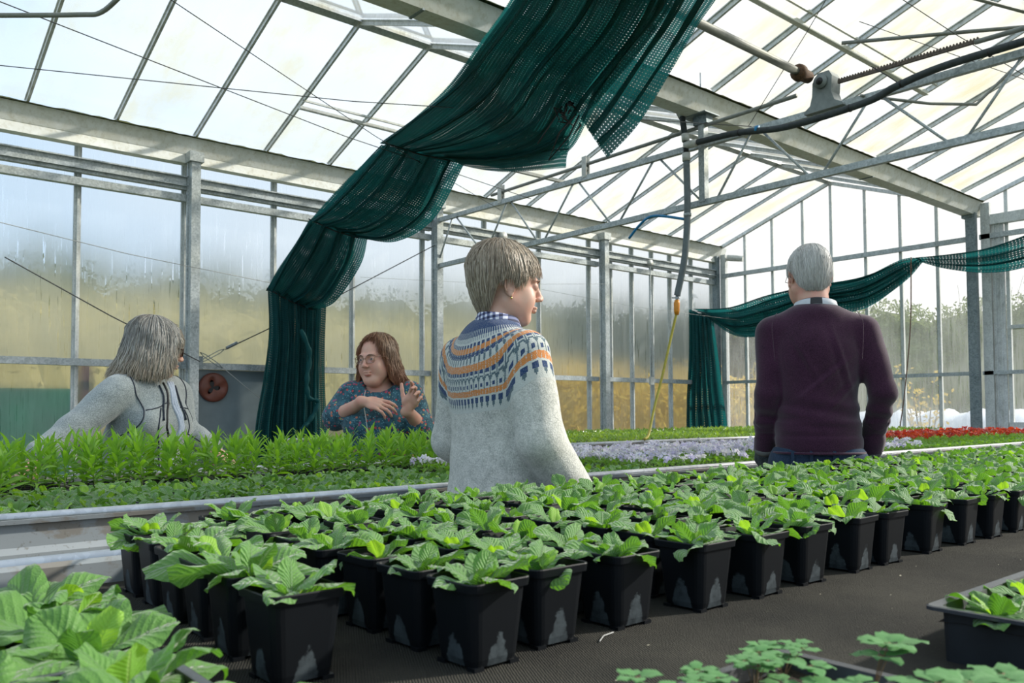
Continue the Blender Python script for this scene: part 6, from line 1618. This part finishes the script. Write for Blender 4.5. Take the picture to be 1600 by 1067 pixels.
# ------------------------------------------------------------------ the two people behind the second bench
from mathutils.bvhtree import BVHTree
def snap(obj_me, pts, off=0.001):
    """lays a seam, cord or zip onto a garment surface"""
    t = BVHTree.FromPolygons([v.co for v in obj_me.vertices], [tuple(p.vertices) for p in obj_me.polygons]); out = []
    for p in pts:
        q, n, i, d = t.find_nearest(Vector(p)); out.append(q+n*off)
    return out
def seam(root, me, pts, r, name, mat, off=0.001, n=6, parent=None):
    mb = MB(); mb.tube(snap(me, catmull(pts, 6), off), r, n); return mb.build(name, mat, parent or root, True)
def woman_fleece():
    root = person_root('person', 'person with shoulder-length grey hair in a pale grey fleece, leaning over the tall seedlings', 1.115, 3.775, -60)
    ht = Matrix.Translation((-0.015, 0.075, 1.362)) @ Matrix.Rotation(math.radians(56), 4, 'Z') @ Matrix.Rotation(math.radians(-8), 4, 'X')
    SH = {1: (0.165, 0.045, 1.175), -1: (-0.165, 0.045, 1.170)}
    EL = {1: (0.315, -0.03, 1.020), -1: (-0.205, 0.05, 1.005)}
    WR = {1: (0.450, -0.05, 0.935), -1: (-0.200, 0.21, 0.935)}
    def torso(F, o):
        F.ell((0, 0.045, 1.09), (0.165+o, 0.120+o, 0.165+o), 0.05); F.ell((0, 0.02, 0.93), (0.168+o, 0.140+o, 0.16+o), 0.06); F.ell((0, 0.0, 0.84), (0.172+o, 0.135+o, 0.12+o), 0.05)
        F.cone((-0.125, 0.04, 1.185), (0.125, 0.04, 1.185), 0.052+o, 0.052+o, 0.05)
        for q in (-1, 1): F.ell((q*0.075, 0.125, 1.035), (0.07+o, 0.055+o, 0.065+o), 0.04)
    def arms(F, o):
        for q in (-1, 1): F.chain([SH[q], EL[q], WR[q]], [0.058+o, 0.050+o, 0.030+o*1.6], 0.025)
    F = Field(axis_(-0.36, 0.56, 0.005), axis_(-0.18, 0.42, 0.0045), axis_(0.0, 1.51, 0.008, [(1.2, 1.51, 0.003), (0.82, 0.98, 0.0045)]))
    torso(F, -0.020); arms(F, -0.006); legs_field(F, (0, 0), 0.76, 0.062); F.cone((0, 0.045, 1.20), (-0.01, 0.065, 1.31), 0.052, 0.050, 0.03); head_field(F, ht, 1.0, 1.02)
    for q in (-1, 1):
        d = Vector(WR[q])-Vector(EL[q]); hand_field(F, WR[q], frame_from(Vector(WR[q])+d.normalized()*0.01, d+Vector((0, 0, -0.02)), (0, 0.1, 1)), -q, (0.4, 0.45, 0.5, 0.55))
    P, Q = F.mesh(); P = smooth_np(P, Q, 1, 0.4); link('body', np_mesh('body', P, Q, SKIN), root); face_bits(root, ht, 1.0, (0.3, 0.28, 0.26))
    FL = mk_knit('grey_marl_fleece', (0.13, 0.155, 0.16), (0.44, 0.48, 0.49), 700.0, 0.4, 0.25)
    F = Field(axis_(-0.36, 0.52, 0.0048), axis_(-0.20, 0.28, 0.0048), axis_(0.74, 1.27, 0.0048))
    torso(F, 0.010); arms(F, 0.013)
    F.ell((0, 0.045, 1.215), (0.085, 0.075, 0.045), 0.03)
    # hood lying behind the neck
    F.cone((-0.07, -0.055, 1.215), (0.07, -0.055, 1.215), 0.042, 0.042, 0.03); F.ell((0, -0.075, 1.18), (0.085, 0.045, 0.06), 0.03)
    F.ell((0, 0.065, 1.255), (0.062, 0.062, 0.050), 0.01, op='sub')
    P, Q = F.mesh(); P = displace(P, Q, wrinkle(P, 0.0055, 26, 12)); P = smooth_np(P, Q, 2); me = np_mesh('jacket', P, Q, FL); jk = link('jacket', me, root)
    NV = simple('navy_piping', (0.018, 0.026, 0.045), 0.7)
    for q in (-1, 1):
        seam(root, me, [(q*0.125, 0.02, 1.25), (q*0.150, 0.10, 1.20), (q*0.150, 0.16, 1.12), (q*0.160, 0.15, 1.04), (q*0.185, 0.06, 0.99)], 0.0028, 'piping', NV)
        seam(root, me, [(q*0.012, 0.25, 1.135), (q*0.07, 0.23, 1.130), (q*0.145, 0.17, 1.115)], 0.0024, 'piping', NV)
        seam(root, me, [(q*0.075, 0.24, 1.125), (q*0.100, 0.26, 1.02), (q*0.085, 0.24, 0.93), (q*0.07, 0.22, 0.82)], 0.0028, 'piping', NV)
        mb = MB(); mb.tube(snap(me, catmull([(q*0.048, 0.15, 1.205), (q*0.055, 0.22, 1.15), (q*0.060, 0.24, 1.06)], 5), 0.004), [0.0035]*10+[0.0052], 8); mb.build('drawstring', NV, root, True)
    seam(root, me, [(0.018, 0.14, 1.215), (0.022, 0.24, 1.14), (0.018, 0.28, 1.03), (0.014, 0.26, 0.93), (0.012, 0.24, 0.80)], 0.0055, 'zip', M['black'], 0.0)
    SHIRT = mk_knit('pale_blue_shirt', (0.30, 0.36, 0.48), (0.58, 0.64, 0.74), 500.0, 0.1, 0.1)
    for k, w in enumerate((-0.008, -0.020, -0.032)):
        seam(root, me, [(w*1.2, 0.13, 1.215), (w, 0.23, 1.14), (w, 0.28, 1.03), (w+0.006, 0.26, 0.93), (w*0.6+0.004, 0.24, 0.82)], 0.0075, 'shirt_front', SHIRT, -0.002, 8)
    F = Field(axis_(-0.24, 0.24, 0.008), axis_(-0.18, 0.22, 0.008), axis_(0.06, 0.88, 0.008))
    F.ell((0, 0, 0.80), (0.170, 0.135, 0.12), 0.05); legs_field(F, (0, 0), 0.76, off=0.012); F.v = np.maximum(F.v, F.zs[None, None, :]-0.84)
    P, Q = F.mesh(); link('trousers', np_mesh('trousers', P, Q, DENIM), root); shoes(root, 0.0)
    HM = mk_hair('hair_silver', (0.07, 0.068, 0.066), (0.26, 0.25, 0.235), (0.66, 0.64, 0.60), (0.42, 0.34, 0.24))
    def zend(a):
        d = abs((a+PI) % (2*PI)-PI)
        pts = [(0.0, 0.050), (0.45, 0.040), (0.75, -0.02), (0.95, -0.10), (1.3, -0.135), (2.0, -0.150), (PI, -0.140)]
        for (x0, y0), (x1, y1) in zip(pts[:-1], pts[1:]):
            if d <= x1: return lerp(y0, y1, (d-x0)/(x1-x0))
        return -0.14
    hair_build(root, ht, HM, zend, 0.020, lambda a: 0.16+0.10*max(0, -math.cos(a)), 51, 1.0, 2200, lift=0.009, tipr=0.022, wl=0.0016, wave=0.0025, rnd=0.003)
    FR = simple('dark_frame', (0.05, 0.02, 0.015), 0.3); glasses(root, ht, 1.0, FR, 0.0022, M['lens_dark'], 0.5)
woman_fleece()
def mk_floral():
    N = NT('teal_floral_jersey'); p = N.co()
    base = N.ramp(N.noise(p, 38.0, 4.0, 0.7), [(0.35, (0.008, 0.035, 0.055)), (0.65, (0.035, 0.14, 0.19))])
    v = N.n('TexVoronoi', {'Vector': p, 'Scale': 62.0}, None); cs = N.n('SeparateColor', {0: v.outputs['Color']}, None)
    fl = N.math('MULTIPLY', N.math('LESS_THAN', v.outputs['Distance'], 0.42), N.math('GREATER_THAN', cs.outputs[0], 0.62))
    fcol = N.ramp(cs.outputs[1], [(0.0, (0.42, 0.06, 0.07)), (0.4, (0.50, 0.16, 0.10)), (0.7, (0.30, 0.07, 0.16)), (0.9, (0.32, 0.34, 0.12))], 'CONSTANT')
    v2 = N.n('TexVoronoi', {'Vector': p, 'Scale': 120.0}, None); c2 = N.n('SeparateColor', {0: v2.outputs['Color']}, None)
    sp = N.math('MULTIPLY', N.math('LESS_THAN', v2.outputs['Distance'], 0.33), N.math('GREATER_THAN', c2.outputs[0], 0.6))
    col = N.mix(sp, base, (0.16, 0.33, 0.37, 1)); col = N.mix(fl, col, fcol)
    return N.done(N.bsdf(Base_Color=col, Roughness=0.8, Sheen_Weight=0.15))
def woman_floral():
    root = person_root('person', 'person with brown hair and glasses in a teal floral top, gesturing with both hands', 2.287, 3.735, 225)
    ht = Matrix.Translation((0.008, 0.045, 1.358)) @ Matrix.Rotation(math.radians(-22), 4, 'Z') @ Matrix.Rotation(math.radians(-4), 4, 'X') @ Matrix.Rotation(math.radians(3), 4, 'Y')
    s = 1.06
    SH = {1: (0.158, 0.0, 1.175), -1: (-0.160, 0.0, 1.180)}
    EL = {1: (0.225, 0.045, 1.060), -1: (-0.225, 0.060, 1.010)}
    WR = {1: (0.040, 0.215, 1.135), -1: (-0.190, 0.215, 1.090)}
    def torso(F, o):
        F.ell((0, 0.0, 1.06), (0.168+o, 0.122+o, 0.17+o), 0.05); F.ell((0, 0.015, 0.90), (0.178+o, 0.145+o, 0.17+o), 0.06); F.ell((0, 0.0, 0.80), (0.18+o, 0.14+o, 0.12+o), 0.05)
        F.cone((-0.115, 0.0, 1.185), (0.115, 0.0, 1.185), 0.052+o, 0.052+o, 0.05)
        for q in (-1, 1): F.ell((q*0.08, 0.10, 1.02), (0.078+o, 0.065+o, 0.07+o), 0.04)
    F = Field(axis_(-0.34, 0.30, 0.0036), axis_(-0.17, 0.38, 0.0034), axis_(0.0, 1.51, 0.010, [(0.96, 1.51, 0.0029)]))
    torso(F, -0.020)
    for q in (-1, 1): F.chain([SH[q], EL[q], WR[q]], [0.052, 0.042, 0.027], 0.02)
    legs_field(F, (0, 0), 0.72, 0.066); F.cone((0, 0.0, 1.19), (0.004, 0.02, 1.31), 0.060, 0.056, 0.03); head_field(F, ht, s, 1.06, 0.0032)
    F.ell(tuple(ht @ Vector((0, 0.045, -0.115))), (0.036, 0.040, 0.022), 0.03)
    w = Vector(WR[1]); hand_field(F, w, frame_from(w+Vector((-0.012, 0.004, 0.004)), (-1.0, 0.10, -0.22), (0.10, 0.75, 0.70)), -1, (0.42, 0.50, 0.56, 0.62), 0.16, 0.98, (1.0, 0.9, 0.3))
    w = Vector(WR[-1]); hand_field(F, w, frame_from(w+Vector((0.004, 0.006, 0.012)), (-0.50, 0.30, 0.70), (-0.20, -0.92, 0.15)), 1, (0.45, 0.75, 0.90, 1.0), 0.16, 0.98, (0.95, -0.25, 0.1))
    P, Q = F.mesh(); P = smooth_np(P, Q, 1, 0.4); link('body', np_mesh('body', P, Q, SKIN2), root); face_bits(root, ht, s, (0.10, 0.06, 0.045), open_=0.004)
    TEAL = mk_floral()
    F = Field(axis_(-0.34, 0.34, 0.0042), axis_(-0.19, 0.26, 0.0042), axis_(0.70, 1.26, 0.0042))
    torso(F, 0.008)
    for q in (-1, 1):
        a, b = Vector(EL[q]), Vector(WR[q]); F.chain([SH[q], EL[q], a.lerp(b, 0.22)], [0.066, 0.060, 0.052], 0.03)
        d = (b-a).normalized(); F.ell(a.lerp(b, 0.42), (0.05, 0.05, 0.05), 0.004, op='sub') if False else None
    F.ell((0, 0.040, 1.245), (0.078, 0.080, 0.062), 0.008, op='sub')
    P, Q = F.mesh(); P = displace(P, Q, wrinkle(P, 0.006, 22, 21)); P = smooth_np(P, Q, 2); me = np_mesh('top', P, Q, TEAL); link('top', me, root)
    seam(root, me, [(0.055, 0.06, 1.20), (0.060, 0.11, 1.14), (0.030, 0.17, 1.05), (0.015, 0.19, 0.98)], 0.0022, 'lanyard', M['white_plastic'])
    F = Field(axis_(-0.26, 0.26, 0.009), axis_(-0.2, 0.22, 0.009), axis_(0.06, 0.84, 0.009))
    F.ell((0, 0, 0.76), (0.178, 0.142, 0.12), 0.05); legs_field(F, (0, 0), 0.74, 0.08, off=0.012); F.v = np.maximum(F.v, F.zs[None, None, :]-0.80)
    P, Q = F.mesh(); link('trousers', np_mesh('trousers', P, Q, DENIM), root); shoes(root, 0.0)
    HM = mk_hair('hair_brown', (0.055, 0.030, 0.018), (0.17, 0.095, 0.055), (0.40, 0.29, 0.20), (0.26, 0.09, 0.035))
    def zend(a):
        d = abs((a+PI) % (2*PI)-PI)
        pts = [(0.0, 0.066), (0.55, 0.056), (0.85, 0.025), (1.05, -0.02), (1.2, -0.10), (1.5, -0.135), (PI, -0.135)]
        for (x0, y0), (x1, y1) in zip(pts[:-1], pts[1:]):
            if d <= x1: return lerp(y0, y1, (d-x0)/(x1-x0))
        return -0.13
    hair_build(root, ht, HM, zend, 0.010, lambda a: 0.26+0.10*math.sin(a*2), 71, s, 2200, lift=0.008, tipr=0.02, wl=0.0016, wave=0.004, rnd=0.003)
    glasses(root, ht, s, simple('bronze_frame', (0.22, 0.14, 0.09), 0.3, 0.4), 0.0013)
woman_floral()
